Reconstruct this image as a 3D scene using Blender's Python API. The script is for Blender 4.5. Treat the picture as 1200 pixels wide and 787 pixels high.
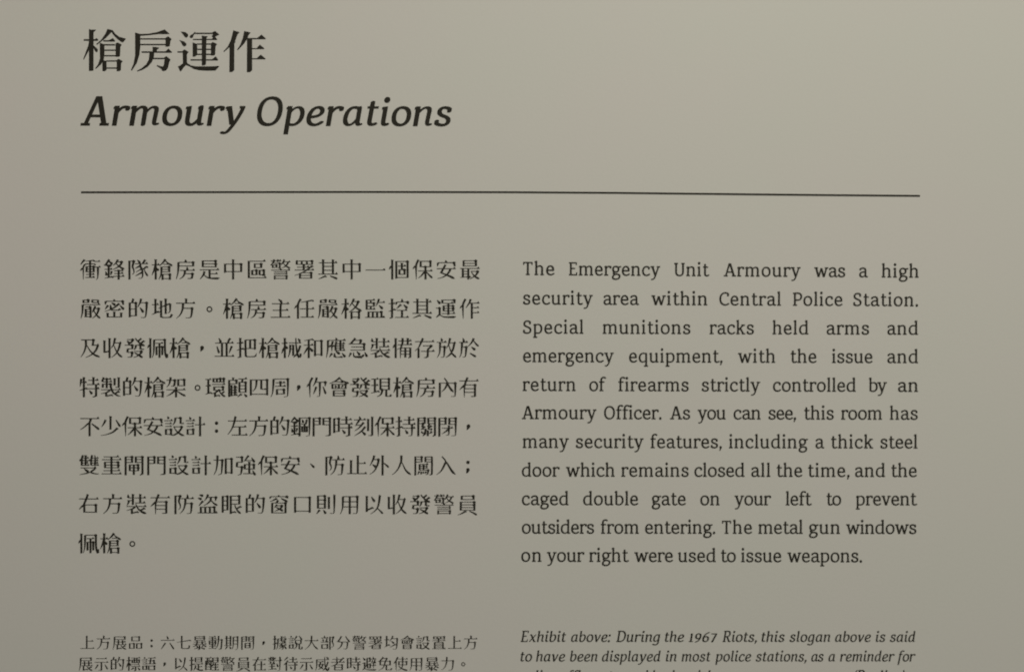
import bpy, math
from mathutils import Vector, Matrix
from mathutils.geometry import delaunay_2d_cdt, convex_hull_2d

scene = bpy.context.scene
for o in list(bpy.data.objects):
    bpy.data.objects.remove(o)

# ------------------------------------------------------------------ camera
# The panel's printed face lies in the plane y = 0, facing -y.  0.5 mm of panel
# is about one pixel of the 1200 x 787 photograph.
PX = 0.0005
LENS, SENSOR = 28.0, 36.0
DIST = 600 * 2 * PX * LENS / SENSOR
cam_data = bpy.data.cameras.new('camera')
cam = bpy.data.objects.new('camera', cam_data)
scene.collection.objects.link(cam)
cam_data.lens = LENS
cam_data.sensor_width = SENSOR
cam_data.sensor_fit = 'HORIZONTAL'
cam_data.clip_start = 0.01
cam_data.clip_end = 100
CAM_LOC = Vector((-0.006, -DIST, 0.004))
CAM_ROT = (math.radians(90.0 - 0.45), math.radians(0.16), math.radians(-0.75))
cam.location = CAM_LOC
cam.rotation_euler = CAM_ROT
cam_data.dof.use_dof = True
cam_data.dof.focus_distance = DIST * 0.93
cam_data.dof.aperture_fstop = 2.8
scene.camera = cam
scene.render.resolution_x, scene.render.resolution_y = 1024, 671

# ------------------------------------------------------------- world, light
world = bpy.data.worlds.new('World')
scene.world = world
world.use_nodes = True
world.node_tree.nodes['Background'].inputs[0].default_value = (0.92, 0.96, 1.0, 1)
world.node_tree.nodes['Background'].inputs[1].default_value = 0.12

def area_light(name, loc, target, size, power, colour):
    d = bpy.data.lights.new(name, 'AREA')
    d.shape = 'RECTANGLE'
    d.size, d.size_y = size
    d.energy = power
    d.color = colour
    o = bpy.data.objects.new(name, d)
    scene.collection.objects.link(o)
    o.location = loc
    o.rotation_euler = (Vector(target) - Vector(loc)).to_track_quat('-Z', 'Y').to_euler()
    return o

area_light('gallery_lamp', (0.38, -1.38, 0.96), (0.08, 0, 0.0), (0.5, 0.35), 18.0, (1.0, 0.970, 0.868))
area_light('pink_left_fill', (-0.64, -0.30, 0.20), (-0.36, 0, 0.08), (0.25, 0.4), 0.085, (1.0, 0.50, 0.64))  # unseen fill lamp, added to tint the panel's left edge pink

scene.view_settings.view_transform = 'Standard'
scene.view_settings.look = 'None'
scene.view_settings.exposure = 0
scene.view_settings.gamma = 1
scene.cycles.filter_width = 1.6

# ---------------------------------------------------------------- materials
def new_mat(name):
    m = bpy.data.materials.new(name)
    m.use_nodes = True
    return m, m.node_tree.nodes, m.node_tree.links, m.node_tree.nodes['Principled BSDF']

def board_material():
    m, N, L, b = new_mat('painted_board')
    tc = N.new('ShaderNodeTexCoord')
    # faint mottling of the base colour: slightly pinker and greener clouds
    n1 = N.new('ShaderNodeTexNoise'); n1.inputs['Scale'].default_value = 9.0; n1.inputs['Detail'].default_value = 3
    r1 = N.new('ShaderNodeValToRGB')
    r1.color_ramp.elements[0].position = 0.36; r1.color_ramp.elements[0].color = (0.607, 0.592, 0.524, 1)
    r1.color_ramp.elements[1].position = 0.64; r1.color_ramp.elements[1].color = (0.616, 0.587, 0.528, 1)
    n2 = N.new('ShaderNodeTexNoise'); n2.inputs['Scale'].default_value = 900.0; n2.inputs['Detail'].default_value = 2
    mx = N.new('ShaderNodeMixRGB'); mx.blend_type = 'MULTIPLY'; mx.inputs[0].default_value = 0.05
    L.new(tc.outputs['Object'], n1.inputs['Vector']); L.new(tc.outputs['Object'], n2.inputs['Vector'])
    L.new(n1.outputs['Fac'], r1.inputs['Fac'])
    L.new(r1.outputs['Color'], mx.inputs[1]); L.new(n2.outputs['Fac'], mx.inputs[2])
    L.new(mx.outputs['Color'], b.inputs['Base Color'])
    bump = N.new('ShaderNodeBump'); bump.inputs['Strength'].default_value = 0.12; bump.inputs['Distance'].default_value = 0.0004
    n3 = N.new('ShaderNodeTexNoise'); n3.inputs['Scale'].default_value = 420.0; n3.inputs['Detail'].default_value = 3
    L.new(tc.outputs['Object'], n3.inputs['Vector'])
    L.new(n3.outputs['Fac'], bump.inputs['Height']); L.new(bump.outputs['Normal'], b.inputs['Normal'])
    b.inputs['Roughness'].default_value = 0.62
    b.inputs['Specular IOR Level'].default_value = 0.25
    return m

def ink_material():
    m, N, L, b = new_mat('black_ink')
    tc = N.new('ShaderNodeTexCoord')
    n = N.new('ShaderNodeTexNoise'); n.inputs['Scale'].default_value = 300.0
    r = N.new('ShaderNodeValToRGB')
    r.color_ramp.elements[0].color = (0.017, 0.015, 0.010, 1)
    r.color_ramp.elements[1].color = (0.030, 0.027, 0.018, 1)
    L.new(tc.outputs['Object'], n.inputs['Vector']); L.new(n.outputs['Fac'], r.inputs['Fac'])
    L.new(r.outputs['Color'], b.inputs['Base Color'])
    b.inputs['Roughness'].default_value = 0.7
    b.inputs['Specular IOR Level'].default_value = 0.15
    return m

BOARD, INK = board_material(), ink_material()

# ------------------------------------------------------------------ helpers
CAM_MAT = Matrix.LocRotScale(CAM_LOC, __import__('mathutils').Euler(CAM_ROT), None)

def at(u, v):
    """The point of the panel seen at photo pixel (u, v), as panel (x, z)."""
    d = CAM_MAT.to_3x3() @ Vector(((u - 600) / 1200 * SENSOR / LENS, -(v - 393.5) / 1200 * SENSOR / LENS, -1))
    t = -CAM_LOC.y / d.y
    p = CAM_LOC + d * t
    return Vector((p.x, p.z))

def union(polys):
    """Overlapping polygons -> one flat triangulation (verts, faces)."""
    vs, fs = [], []
    for p in polys:
        area = sum(a[0] * b[1] - b[0] * a[1] for a, b in zip(p, p[1:] + p[:1]))
        if abs(area) < 1e-3:
            continue
        q = p if area > 0 else p[::-1]
        fs.append(list(range(len(vs), len(vs) + len(q))))
        vs += [Vector(c) for c in q]
    v, e, f, *_ = delaunay_2d_cdt(vs, [], fs, 0, 1e-4)
    loops = []
    for q in fs:
        p = [vs[i] for i in q]
        loops.append((p, min(c.x for c in p), max(c.x for c in p), min(c.y for c in p), max(c.y for c in p)))

    def covered(x, y):
        for p, x0, x1, y0, y1 in loops:
            if x0 <= x <= x1 and y0 <= y <= y1:
                odd = False
                for a, b in zip(p, p[1:] + p[:1]):
                    if (a.y > y) != (b.y > y) and x < a.x + (y - a.y) / (b.y - a.y) * (b.x - a.x):
                        odd = not odd
                if odd: return True
        return False
    keep = [tuple(q) for q in f if covered(sum(v[i].x for i in q) / len(q), sum(v[i].y for i in q) / len(q))]
    return [(c.x, c.y) for c in v], keep

# ------------------------------------------------------- brush-like Ming strokes
# -------------------------------------------------------------- Ming strokes
def ribbon(pts, ws):
    n = len(pts); L = []; R = []
    for i in range(n):
        a = pts[max(0, i - 1)]; b = pts[min(n - 1, i + 1)]
        dx, dy = b[0] - a[0], b[1] - a[1]; l = math.hypot(dx, dy) or 1
        nx, ny = -dy / l, dx / l; h = ws[i] / 2
        L.append((pts[i][0] + nx * h, pts[i][1] + ny * h)); R.append((pts[i][0] - nx * h, pts[i][1] - ny * h))
    return [[L[i], R[i], R[i + 1], L[i + 1]] for i in range(n - 1)]

def resample(p, step=7):
    q = [tuple(map(float, x)) for x in p]
    for _ in range(2):
        if len(q) < 3: break
        r = [q[0]]
        for a, b in zip(q, q[1:]):
            r += [(a[0] * .75 + b[0] * .25, a[1] * .75 + b[1] * .25), (a[0] * .25 + b[0] * .75, a[1] * .25 + b[1] * .75)]
        q = r + [q[-1]]
    d = [0]
    for a, b in zip(q, q[1:]): d.append(d[-1] + math.hypot(b[0] - a[0], b[1] - a[1]))
    n = max(3, int(d[-1] / step) + 1); out = []; j = 0
    for i in range(n + 1):
        t = d[-1] * i / n
        while j < len(d) - 2 and d[j + 1] < t: j += 1
        u = (t - d[j]) / ((d[j + 1] - d[j]) or 1)
        out.append((q[j][0] + (q[j + 1][0] - q[j][0]) * u, q[j][1] + (q[j + 1][1] - q[j][1]) * u))
    return out, d[-1]

def stroke_polys(k, a, b, pts, v, h):
    P = []
    if k == 'H':                                        # thin level stroke with a triangular stop
        (x0, y), (x1, _) = pts; L = x1 - x0
        P.append([(x0, y - h / 2), (x1, y - h / 2), (x1, y + h / 2), (x0, y + h / 2)])
        if b == 'F' and L > 14:
            s = min(1, .45 + L / 150) * v
            P.append([(x1 - 1.55 * s, y - h / 2), (x1 + .1 * s, y - h / 2), (x1 - .52 * s, y + .92 * s)])
    elif k == 'V':                                      # thick upright
        (x, y1), (_, y0) = pts; L = y1 - y0; w = v * (.9 if L < 30 else 1)
        top = y1; bot = y0
        if a == 'F':
            P.append([(x - w / 2 - .12 * v, top + .1 * v), (x - w / 2, top - .55 * v), (x + w / 2, top - .6 * v),
                      (x + w / 2 + .25 * v, top - .12 * v), (x + w / 2, top - .16 * v)])
            top -= .05 * v
        if a == 'C': top += h / 2
        if b in 'CJ': bot -= h * .5
        P.append([(x - w / 2, bot), (x + w / 2, bot + (.12 * v if b == 'F' else 0)), (x + w / 2, top), (x - w / 2, top)])
    else:                                               # falling strokes, dots, hooks
        q, L = resample(pts); n = len(q); ws = []
        left = q[-1][0] < q[0][0]
        for i in range(n):
            A = q[max(0, i - 1)]; B = q[min(n - 1, i + 1)]
            s = abs(math.sin(math.atan2(B[1] - A[1], B[0] - A[0])))
            base = h + (v - h) * s ** .7
            t = i / (n - 1); f = 1
            if left:
                if b == 'F': f = 1.05 - .8 * t ** 1.7
            elif L < 58 and a != 'C':
                base = v; f = .35 + .85 * min(1, t / .72)
                if t > .85: f *= 1 - .5 * (t - .85) / .15
            else:
                if a in 'FJ':
                    base = v * .95; f = (.42 if a == 'J' else .55) + .72 * t ** 1.2
                if b == 'F' and t > .86: f *= 1 - .75 * (t - .86) / .14
            ws.append(max(h * .7, base * f))
        P += ribbon(q, ws)
        if left and a == 'F' and L > 40:
            x, y = q[0]
            P.append([(x - .5 * v, y + .15 * v), (x - .35 * v, y - .5 * v), (x + .1 * v, y - .75 * v), (x + .55 * v, y - .22 * v)])
    return P

def parse(s):
    out = []
    for n in s:
        out.append(('HVD'[n[0]], 'FJC'[n[1]], 'FJC'[n[2]], list(zip(n[3::2], n[4::2]))))
    return out

STROKE = 1.55
def han_polys(width, s):
    st = parse(s)
    v = max(11.0, min(width * STROKE, 20.0)); h = max(6.8, min(width * .48, 8.0)); P = []
    for k, a, b, pts in st: P += stroke_polys(k, a, b, pts, v, h)
    for k, a, b, p in st:                               # shoulder where a level stroke turns down
        if k == 'H' and b in 'CJ':
            for k2, a2, b2, p2 in st:
                if k2 in 'VD' and a2 in 'CJ' and abs(p2[0][0] - p[1][0]) < 8 and abs(p2[0][1] - p[1][1]) < 8:
                    x, y = p[1]
                    P.append([(x - 1.1 * v, y), (x - .5 * v, y - .55 * v), (x + .5 * v, y - .55 * v), (x + .76 * v, y + .1 * v), (x - .1 * v, y + .62 * v)])
    return P

def disc(cx, cy, r, n=20):
    return [(cx + r * math.cos(2 * math.pi * i / n), cy + r * math.sin(2 * math.pi * i / n)) for i in range(n)]

def punct(ch):
    if ch == '。':
        o, i = disc(100, 100, 27, 24), disc(100, 100, 15.5, 24)
        return [[o[k], o[(k + 1) % 24], i[(k + 1) % 24], i[k]] for k in range(24)]
    if ch == '，':
        return [disc(100, 108, 17.5), [(84, 102), (84, 72), (97, 78), (111, 92), (117, 108)]]
    if ch == '、':
        return ribbon([(78, 122), (92, 108), (106, 94), (116, 84)], [5, 13, 21, 15])
    if ch == '：':
        return [disc(100, 134, 16), disc(100, 62, 16)]
    if ch == '；':
        return [disc(100, 134, 16), disc(100, 66, 16), [(85, 60), (84, 30), (97, 36), (110, 50), (116, 66)]]

# glyph: stroke width and strokes on a 200-unit square, each [kind, start, end, x, y, x, y ...]
# kind 0 level, 1 upright, 2 falling; ends 0 free, 1 joined, 2 at a corner
HAN = {
    '一': (14.0, [[0, 0, 0, 10, 100, 192, 100]]),
    '七': (16.0, [[2, 0, 0, 189, 138, 11, 109], [2, 0, 2, 174, 69, 172, 41, 162, 29, 94, 28, 79, 34], [1, 0, 2, 75, 194, 75, 34]]),
    '上': (16.0, [[0, 1, 0, 92, 125, 176, 125], [1, 0, 1, 92, 194, 92, 30], [0, 0, 0, 10, 30, 190, 30]]),
    '不': (16.0, [[0, 0, 0, 14, 175, 186, 175], [2, 1, 0, 111, 174, 97, 134, 85, 130, 52, 98, 14, 73], [1, 1, 0, 98, 134, 98, 13], [2, 0, 0, 117, 129, 186, 75]]),
    '並': (15.0, [[1, 1, 1, 78, 150, 78, 30], [0, 0, 0, 10, 30, 189, 30], [1, 1, 1, 120, 150, 120, 30], [2, 0, 0, 32, 121, 52, 57], [0, 0, 0, 16, 150, 184, 150], [2, 0, 0, 167, 123, 142, 58], [2, 0, 1, 49, 194, 66, 167, 62, 150], [2, 0, 1, 152, 194, 133, 163, 134, 150]]),
    '中': (15.5, [[1, 0, 0, 99, 197, 99, 13], [0, 1, 2, 26, 86, 172, 86], [1, 2, 2, 172, 154, 172, 86], [0, 2, 2, 26, 154, 172, 154], [1, 2, 0, 26, 154, 26, 75]]),
    '主': (16.0, [[2, 2, 1, 112, 165, 99, 140, 99, 28], [2, 0, 2, 81, 192, 112, 165], [0, 0, 0, 29, 91, 171, 91], [0, 0, 0, 20, 150, 179, 150], [0, 0, 0, 10, 27, 189, 27]]),
    '人': (18.0, [[2, 0, 0, 99, 196, 98, 135, 92, 130, 80, 90, 50, 46, 15, 20], [2, 1, 0, 98, 135, 107, 127, 134, 66, 158, 40, 187, 21]]),
    '以': (16.0, [[2, 0, 1, 96, 78, 54, 56, 40, 54], [1, 0, 0, 40, 182, 40, 35], [2, 1, 0, 138, 70, 188, 19], [2, 0, 0, 159, 189, 152, 121, 138, 70, 103, 34, 75, 18], [2, 0, 0, 81, 175, 113, 128]]),
    '任': (15.0, [[1, 1, 0, 43, 136, 43, 13], [1, 1, 1, 127, 171, 127, 28], [0, 0, 0, 68, 28, 188, 28], [2, 0, 2, 67, 194, 46, 155, 42, 136], [2, 2, 0, 42, 136, 31, 132, 9, 106], [0, 0, 0, 60, 104, 192, 104], [2, 0, 0, 180, 183, 70, 163]]),
    '作': (15.5, [[1, 1, 0, 122, 156, 122, 13], [0, 1, 0, 122, 69, 190, 69], [2, 0, 0, 112, 192, 100, 156, 93, 150, 68, 111], [0, 1, 0, 122, 114, 188, 114], [2, 1, 0, 40, 134, 30, 130, 12, 109], [0, 1, 0, 100, 156, 192, 156], [2, 0, 0, 64, 194, 44, 154, 40, 134, 43, 13]]),
    '你': (15.0, [[2, 0, 0, 61, 193, 40, 154, 36, 135, 39, 13], [2, 0, 0, 96, 110, 86, 78, 69, 43], [2, 0, 0, 101, 194, 90, 152, 67, 114], [2, 1, 0, 129, 151, 128, 28, 122, 22, 100, 22], [2, 2, 0, 180, 151, 177, 114], [0, 1, 2, 90, 152, 180, 152], [2, 1, 0, 36, 135, 26, 131, 8, 108], [2, 0, 0, 158, 111, 183, 43]]),
    '佩': (12.5, [[0, 0, 0, 85, 148, 152, 148], [1, 2, 0, 144, 116, 144, 40], [0, 2, 2, 92, 116, 145, 116], [1, 2, 0, 92, 115, 92, 39], [1, 1, 0, 119, 148, 119, 15], [1, 0, 0, 36, 194, 36, 13], [2, 1, 0, 32, 132, 22, 127, 11, 104], [0, 2, 2, 71, 180, 167, 180], [2, 2, 0, 71, 180, 68, 80, 64, 52, 54, 16], [2, 2, 1, 168, 180, 168, 90, 172, 45, 186, 14], [1, 1, 0, 188, 52, 188, 16]]),
    '使': (14.5, [[2, 0, 0, 126, 196, 126, 101, 122, 68, 114, 52, 99, 36, 80, 25, 61, 20], [2, 0, 0, 73, 79, 99, 53, 129, 35, 174, 22, 191, 22], [0, 1, 2, 126, 135, 177, 135], [1, 2, 2, 177, 135, 177, 92], [0, 2, 2, 77, 92, 178, 92], [1, 2, 2, 77, 135, 77, 92], [0, 2, 1, 77, 135, 126, 135], [2, 0, 0, 63, 195, 43, 156, 39, 138, 42, 12], [2, 1, 0, 39, 138, 28, 134, 9, 109], [0, 0, 0, 64, 168, 192, 168]]),
    '保': (15.0, [[2, 1, 0, 127, 87, 114, 80, 87, 47, 61, 27], [0, 0, 0, 60, 92, 190, 92], [2, 0, 0, 62, 194, 43, 156, 39, 137, 42, 14], [2, 1, 0, 39, 137, 28, 133, 9, 109], [2, 1, 0, 127, 87, 140, 78, 162, 50, 190, 27], [1, 1, 0, 126, 130, 126, 13], [0, 1, 2, 126, 130, 172, 130], [1, 2, 2, 171, 180, 171, 131], [0, 2, 2, 82, 180, 171, 180], [1, 2, 2, 82, 180, 82, 131], [0, 2, 1, 82, 130, 126, 130]]),
    '個': (14.5, [[0, 1, 2, 74, 32, 178, 32], [1, 2, 2, 178, 178, 178, 32], [0, 2, 2, 75, 178, 178, 178], [1, 2, 0, 75, 178, 75, 21], [1, 0, 0, 38, 194, 38, 12], [2, 1, 0, 34, 136, 24, 131, 9, 105], [1, 0, 1, 126, 165, 126, 103], [0, 1, 2, 126, 103, 150, 103], [1, 2, 2, 150, 103, 150, 61], [0, 2, 2, 104, 61, 150, 61], [1, 2, 2, 104, 103, 104, 61], [0, 2, 1, 104, 103, 126, 103], [0, 0, 0, 90, 136, 164, 136]]),
    '備': (14.5, [[1, 0, 1, 148, 196, 148, 136], [1, 1, 0, 126, 107, 126, 18], [0, 1, 1, 81, 50, 172, 50], [2, 0, 0, 101, 196, 101, 145, 82, 107, 81, 13], [2, 2, 0, 170, 22, 152, 17], [1, 2, 2, 171, 107, 171, 22], [2, 2, 0, 171, 107, 82, 107, 50, 92], [0, 0, 0, 57, 136, 188, 136], [0, 1, 1, 81, 78, 172, 78], [1, 0, 0, 38, 195, 38, 13], [2, 1, 0, 34, 133, 24, 127, 12, 105], [0, 0, 0, 63, 170, 184, 170]]),
    '免': (15.5, [[2, 0, 1, 76, 195, 66, 177, 41, 152, 37, 141], [0, 0, 2, 9, 140, 166, 140], [1, 2, 2, 166, 140, 166, 91], [0, 2, 2, 38, 91, 166, 91], [1, 1, 2, 38, 141, 38, 91], [0, 1, 2, 66, 176, 122, 176], [2, 2, 0, 122, 175, 120, 164, 100, 130, 97, 101, 80, 60, 55, 38, 16, 20], [1, 1, 2, 118, 90, 118, 27], [0, 2, 2, 120, 26, 174, 26], [2, 0, 2, 191, 48, 174, 25]]),
    '入': (18.5, [[2, 0, 0, 64, 187, 95, 154, 100, 136, 110, 130, 156, 50, 188, 23], [2, 1, 0, 100, 136, 66, 66, 48, 45, 15, 20]]),
    '內': (15.0, [[2, 1, 0, 99, 140, 77, 92, 44, 64], [1, 2, 0, 29, 144, 29, 13], [0, 2, 2, 30, 144, 99, 144], [0, 2, 2, 99, 144, 171, 144], [2, 2, 0, 171, 144, 170, 27, 164, 22, 132, 22], [2, 0, 0, 69, 190, 94, 159, 99, 140, 122, 96, 154, 62]]),
    '六': (17.5, [[2, 0, 0, 127, 104, 182, 19], [2, 0, 0, 71, 102, 16, 19], [2, 0, 0, 89, 193, 108, 151], [0, 0, 0, 11, 136, 188, 136]]),
    '其': (15.0, [[1, 0, 1, 144, 196, 144, 63], [0, 0, 0, 10, 63, 188, 63], [2, 0, 0, 119, 46, 185, 20], [2, 0, 0, 80, 47, 14, 19], [0, 1, 1, 55, 98, 144, 98], [1, 0, 1, 55, 196, 55, 63], [0, 1, 1, 55, 133, 144, 133], [0, 0, 0, 16, 166, 184, 166]]),
    '分': (17.0, [[2, 2, 0, 32, 126, 24, 119, 13, 121], [2, 2, 2, 32, 126, 44, 114, 154, 114], [2, 2, 0, 154, 114, 150, 57, 143, 28, 132, 22, 100, 25], [2, 1, 0, 83, 114, 80, 86, 66, 54, 41, 30, 18, 18], [2, 0, 0, 126, 190, 154, 147, 184, 112], [2, 0, 1, 73, 190, 56, 156, 32, 126]]),
    '刻': (14.5, [[2, 2, 0, 176, 28, 167, 22, 140, 23], [1, 0, 2, 177, 194, 177, 28], [2, 0, 0, 99, 142, 62, 94, 18, 64], [0, 1, 1, 32, 117, 76, 117], [2, 0, 1, 60, 196, 70, 166], [0, 0, 0, 10, 165, 120, 165], [2, 1, 0, 57, 164, 54, 152, 35, 128, 32, 118, 20, 109], [2, 0, 0, 113, 103, 82, 61, 16, 19], [2, 1, 0, 82, 61, 117, 27], [1, 0, 0, 140, 174, 140, 62]]),
    '則': (15.0, [[2, 0, 0, 41, 55, 13, 17], [1, 0, 0, 125, 173, 125, 62], [1, 2, 1, 89, 182, 89, 145], [0, 2, 2, 26, 182, 88, 182], [1, 2, 2, 26, 182, 26, 70], [0, 2, 2, 26, 70, 89, 70], [1, 1, 2, 89, 145, 89, 70], [0, 1, 1, 26, 108, 89, 108], [2, 0, 0, 75, 54, 98, 19], [2, 0, 0, 175, 193, 174, 29, 166, 22, 134, 23], [0, 1, 1, 26, 145, 89, 145]]),
    '力': (15.5, [[2, 0, 0, 90, 196, 87, 125, 74, 80, 60, 57, 43, 38, 15, 20], [2, 2, 0, 172, 146, 168, 74, 160, 34, 150, 23, 112, 23], [0, 0, 2, 16, 146, 172, 146]]),
    '加': (14.5, [[1, 2, 0, 174, 164, 174, 26], [0, 2, 2, 121, 164, 174, 164], [1, 2, 0, 121, 164, 121, 24], [0, 1, 1, 121, 38, 174, 38], [2, 0, 0, 46, 194, 44, 118, 38, 77, 32, 52, 13, 17], [0, 0, 2, 10, 152, 90, 152], [2, 2, 0, 90, 152, 84, 34, 79, 26, 51, 17]]),
    '動': (13.5, [[1, 1, 1, 58, 181, 58, 33], [0, 0, 0, 14, 60, 104, 60], [0, 0, 1, 9, 32, 102, 32], [2, 0, 0, 138, 194, 136, 130, 129, 77, 112, 40, 102, 34, 99, 24, 91, 18], [0, 0, 2, 106, 143, 180, 143], [2, 2, 2, 180, 142, 172, 33, 165, 22], [0, 0, 2, 137, 21, 165, 21], [0, 0, 0, 8, 156, 108, 156], [1, 2, 1, 97, 133, 97, 108], [0, 2, 2, 20, 132, 96, 132], [1, 2, 2, 20, 132, 20, 84], [0, 2, 2, 21, 84, 96, 84], [1, 1, 2, 97, 108, 97, 84], [0, 1, 1, 20, 108, 98, 108], [0, 0, 0, 12, 181, 102, 181]]),
    '區': (14.5, [[0, 2, 0, 26, 180, 179, 180], [1, 2, 2, 26, 180, 26, 30], [0, 2, 0, 26, 30, 187, 30], [2, 2, 1, 56, 98, 56, 94], [0, 2, 2, 56, 98, 96, 98], [1, 2, 2, 96, 98, 96, 57], [0, 2, 2, 57, 57, 96, 57], [1, 1, 2, 57, 94, 57, 57], [1, 2, 1, 80, 156, 80, 132], [0, 2, 2, 81, 155, 139, 155], [1, 2, 2, 138, 154, 138, 122], [0, 2, 2, 80, 122, 138, 122], [1, 1, 2, 80, 132, 80, 122], [1, 2, 1, 163, 98, 163, 62], [0, 2, 2, 123, 98, 162, 98], [1, 2, 2, 124, 98, 124, 57], [0, 2, 2, 124, 57, 162, 57], [2, 1, 2, 164, 62, 162, 57]]),
    '及': (17.0, [[0, 0, 0, 112, 130, 180, 130], [2, 1, 0, 60, 178, 63, 132, 52, 86, 39, 56, 14, 21], [2, 1, 0, 63, 132, 73, 125, 92, 88, 113, 62, 145, 38, 188, 23], [2, 1, 0, 170, 128, 158, 94, 132, 59, 100, 36, 60, 19], [2, 2, 1, 130, 178, 123, 131], [0, 0, 2, 18, 178, 130, 178]]),
    '口': (15.5, [[1, 2, 0, 33, 168, 33, 28], [0, 2, 2, 34, 168, 166, 168], [1, 2, 0, 166, 168, 166, 28], [0, 1, 1, 33, 43, 166, 43]]),
    '右': (16.0, [[0, 0, 0, 12, 152, 188, 152], [2, 0, 2, 90, 195, 82, 162, 59, 112, 57, 98], [2, 2, 0, 57, 98, 48, 94, 12, 57], [1, 1, 2, 59, 98, 59, 32], [0, 2, 2, 60, 32, 164, 32], [1, 2, 2, 164, 99, 164, 32], [0, 1, 2, 57, 98, 164, 98]]),
    '周': (14.5, [[1, 0, 1, 100, 162, 100, 115], [0, 0, 0, 52, 114, 150, 114], [0, 0, 0, 57, 146, 145, 146], [2, 2, 0, 38, 180, 32, 68, 23, 36, 13, 16], [0, 2, 2, 38, 180, 168, 180], [2, 2, 0, 168, 180, 167, 28, 161, 22, 131, 17], [1, 2, 0, 69, 85, 69, 35], [0, 2, 2, 69, 85, 132, 85], [1, 2, 2, 132, 84, 132, 45], [0, 1, 2, 68, 45, 132, 45]]),
    '和': (14.5, [[1, 2, 0, 113, 171, 113, 30], [0, 2, 2, 113, 171, 172, 171], [1, 2, 0, 172, 171, 172, 32], [2, 0, 0, 95, 186, 14, 172], [1, 1, 0, 56, 178, 56, 13], [0, 0, 0, 10, 131, 99, 131], [2, 1, 0, 55, 110, 44, 105, 10, 47], [0, 1, 1, 113, 46, 172, 46], [2, 1, 0, 55, 110, 68, 105, 93, 73]]),
    '品': (15.0, [[2, 2, 1, 53, 181, 52, 174], [0, 2, 2, 53, 181, 147, 181], [1, 2, 2, 147, 181, 147, 129], [0, 2, 2, 53, 129, 147, 129], [1, 1, 2, 53, 174, 53, 129], [1, 2, 1, 116, 93, 116, 31], [0, 2, 2, 116, 93, 176, 93], [1, 2, 2, 176, 94, 176, 31], [0, 1, 2, 116, 31, 176, 31], [1, 2, 1, 80, 93, 80, 31], [0, 2, 2, 24, 93, 80, 93], [1, 2, 2, 24, 94, 24, 31], [0, 2, 1, 24, 31, 80, 31]]),
    '員': (13.5, [[1, 1, 2, 162, 102, 162, 52], [0, 2, 2, 36, 53, 161, 53], [1, 2, 2, 38, 127, 38, 54], [0, 2, 2, 38, 127, 161, 127], [1, 2, 1, 162, 127, 162, 102], [0, 1, 1, 38, 77, 160, 77], [0, 1, 2, 123, 151, 155, 151], [1, 2, 2, 154, 183, 154, 152], [0, 2, 2, 45, 182, 153, 182], [1, 2, 2, 46, 181, 46, 150], [0, 2, 1, 46, 150, 123, 150], [0, 1, 1, 38, 102, 160, 102], [2, 0, 0, 84, 46, 56, 26, 10, 8], [2, 1, 0, 116, 44, 150, 30, 186, 8]]),
    '嚴': (13.0, [[1, 2, 0, 100, 120, 100, 22], [0, 0, 2, 51, 121, 96, 121], [0, 0, 0, 44, 33, 111, 33], [0, 1, 1, 57, 78, 100, 78], [0, 0, 0, 46, 100, 102, 100], [1, 1, 1, 57, 100, 57, 32], [2, 2, 0, 128, 88, 123, 86, 116, 72], [2, 0, 2, 142, 130, 136, 107, 130, 101, 128, 88], [2, 1, 0, 128, 88, 158, 41, 188, 18], [2, 2, 0, 174, 106, 172, 94, 162, 65, 148, 43, 116, 18], [0, 1, 2, 136, 107, 174, 107], [0, 2, 0, 30, 142, 188, 142], [2, 2, 0, 30, 142, 27, 64, 12, 17], [0, 1, 1, 57, 57, 100, 57], [2, 1, 2, 165, 184, 168, 182, 168, 162, 165, 160, 116, 162], [2, 1, 2, 165, 184, 118, 184, 116, 182, 116, 162], [0, 1, 2, 50, 184, 80, 184], [1, 2, 2, 81, 184, 81, 162], [0, 2, 2, 36, 162, 82, 162], [1, 2, 2, 36, 182, 36, 160], [0, 2, 1, 34, 183, 50, 183]]),
    '四': (15.0, [[1, 2, 0, 25, 172, 25, 29], [0, 2, 2, 25, 172, 173, 172], [1, 2, 0, 173, 172, 173, 31], [0, 1, 1, 24, 42, 174, 42], [2, 1, 0, 77, 172, 76, 136, 70, 102, 62, 88, 42, 68], [0, 2, 0, 122, 87, 164, 87], [1, 1, 2, 120, 172, 120, 90]]),
    '在': (15.0, [[0, 0, 0, 12, 158, 188, 158], [0, 0, 0, 74, 96, 180, 96], [1, 0, 1, 126, 141, 126, 25], [2, 0, 2, 86, 195, 78, 168, 48, 116, 44, 101], [2, 2, 0, 44, 101, 32, 97, 12, 79], [0, 0, 0, 66, 25, 187, 25], [1, 1, 0, 45, 101, 45, 14]]),
    '地': (14.5, [[1, 0, 2, 92, 178, 92, 30], [2, 0, 2, 190, 55, 180, 32, 172, 26, 114, 24, 96, 30], [1, 0, 0, 134, 197, 134, 57], [2, 2, 0, 175, 151, 174, 82, 170, 75, 151, 67], [2, 2, 0, 175, 151, 142, 141, 67, 107], [0, 0, 0, 8, 142, 72, 142], [1, 0, 1, 41, 194, 41, 69], [2, 0, 0, 72, 81, 9, 52]]),
    '均': (14.5, [[2, 0, 0, 102, 126, 138, 94], [2, 0, 0, 159, 86, 84, 45], [2, 0, 0, 78, 80, 40, 64, 36, 59, 10, 45], [1, 0, 1, 40, 194, 40, 64], [0, 0, 0, 8, 142, 72, 142], [2, 0, 0, 121, 194, 108, 158, 100, 154, 77, 122], [0, 1, 2, 108, 158, 178, 158], [2, 2, 0, 178, 158, 174, 64, 168, 31, 164, 24, 156, 20, 134, 20, 120, 24]]),
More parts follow.
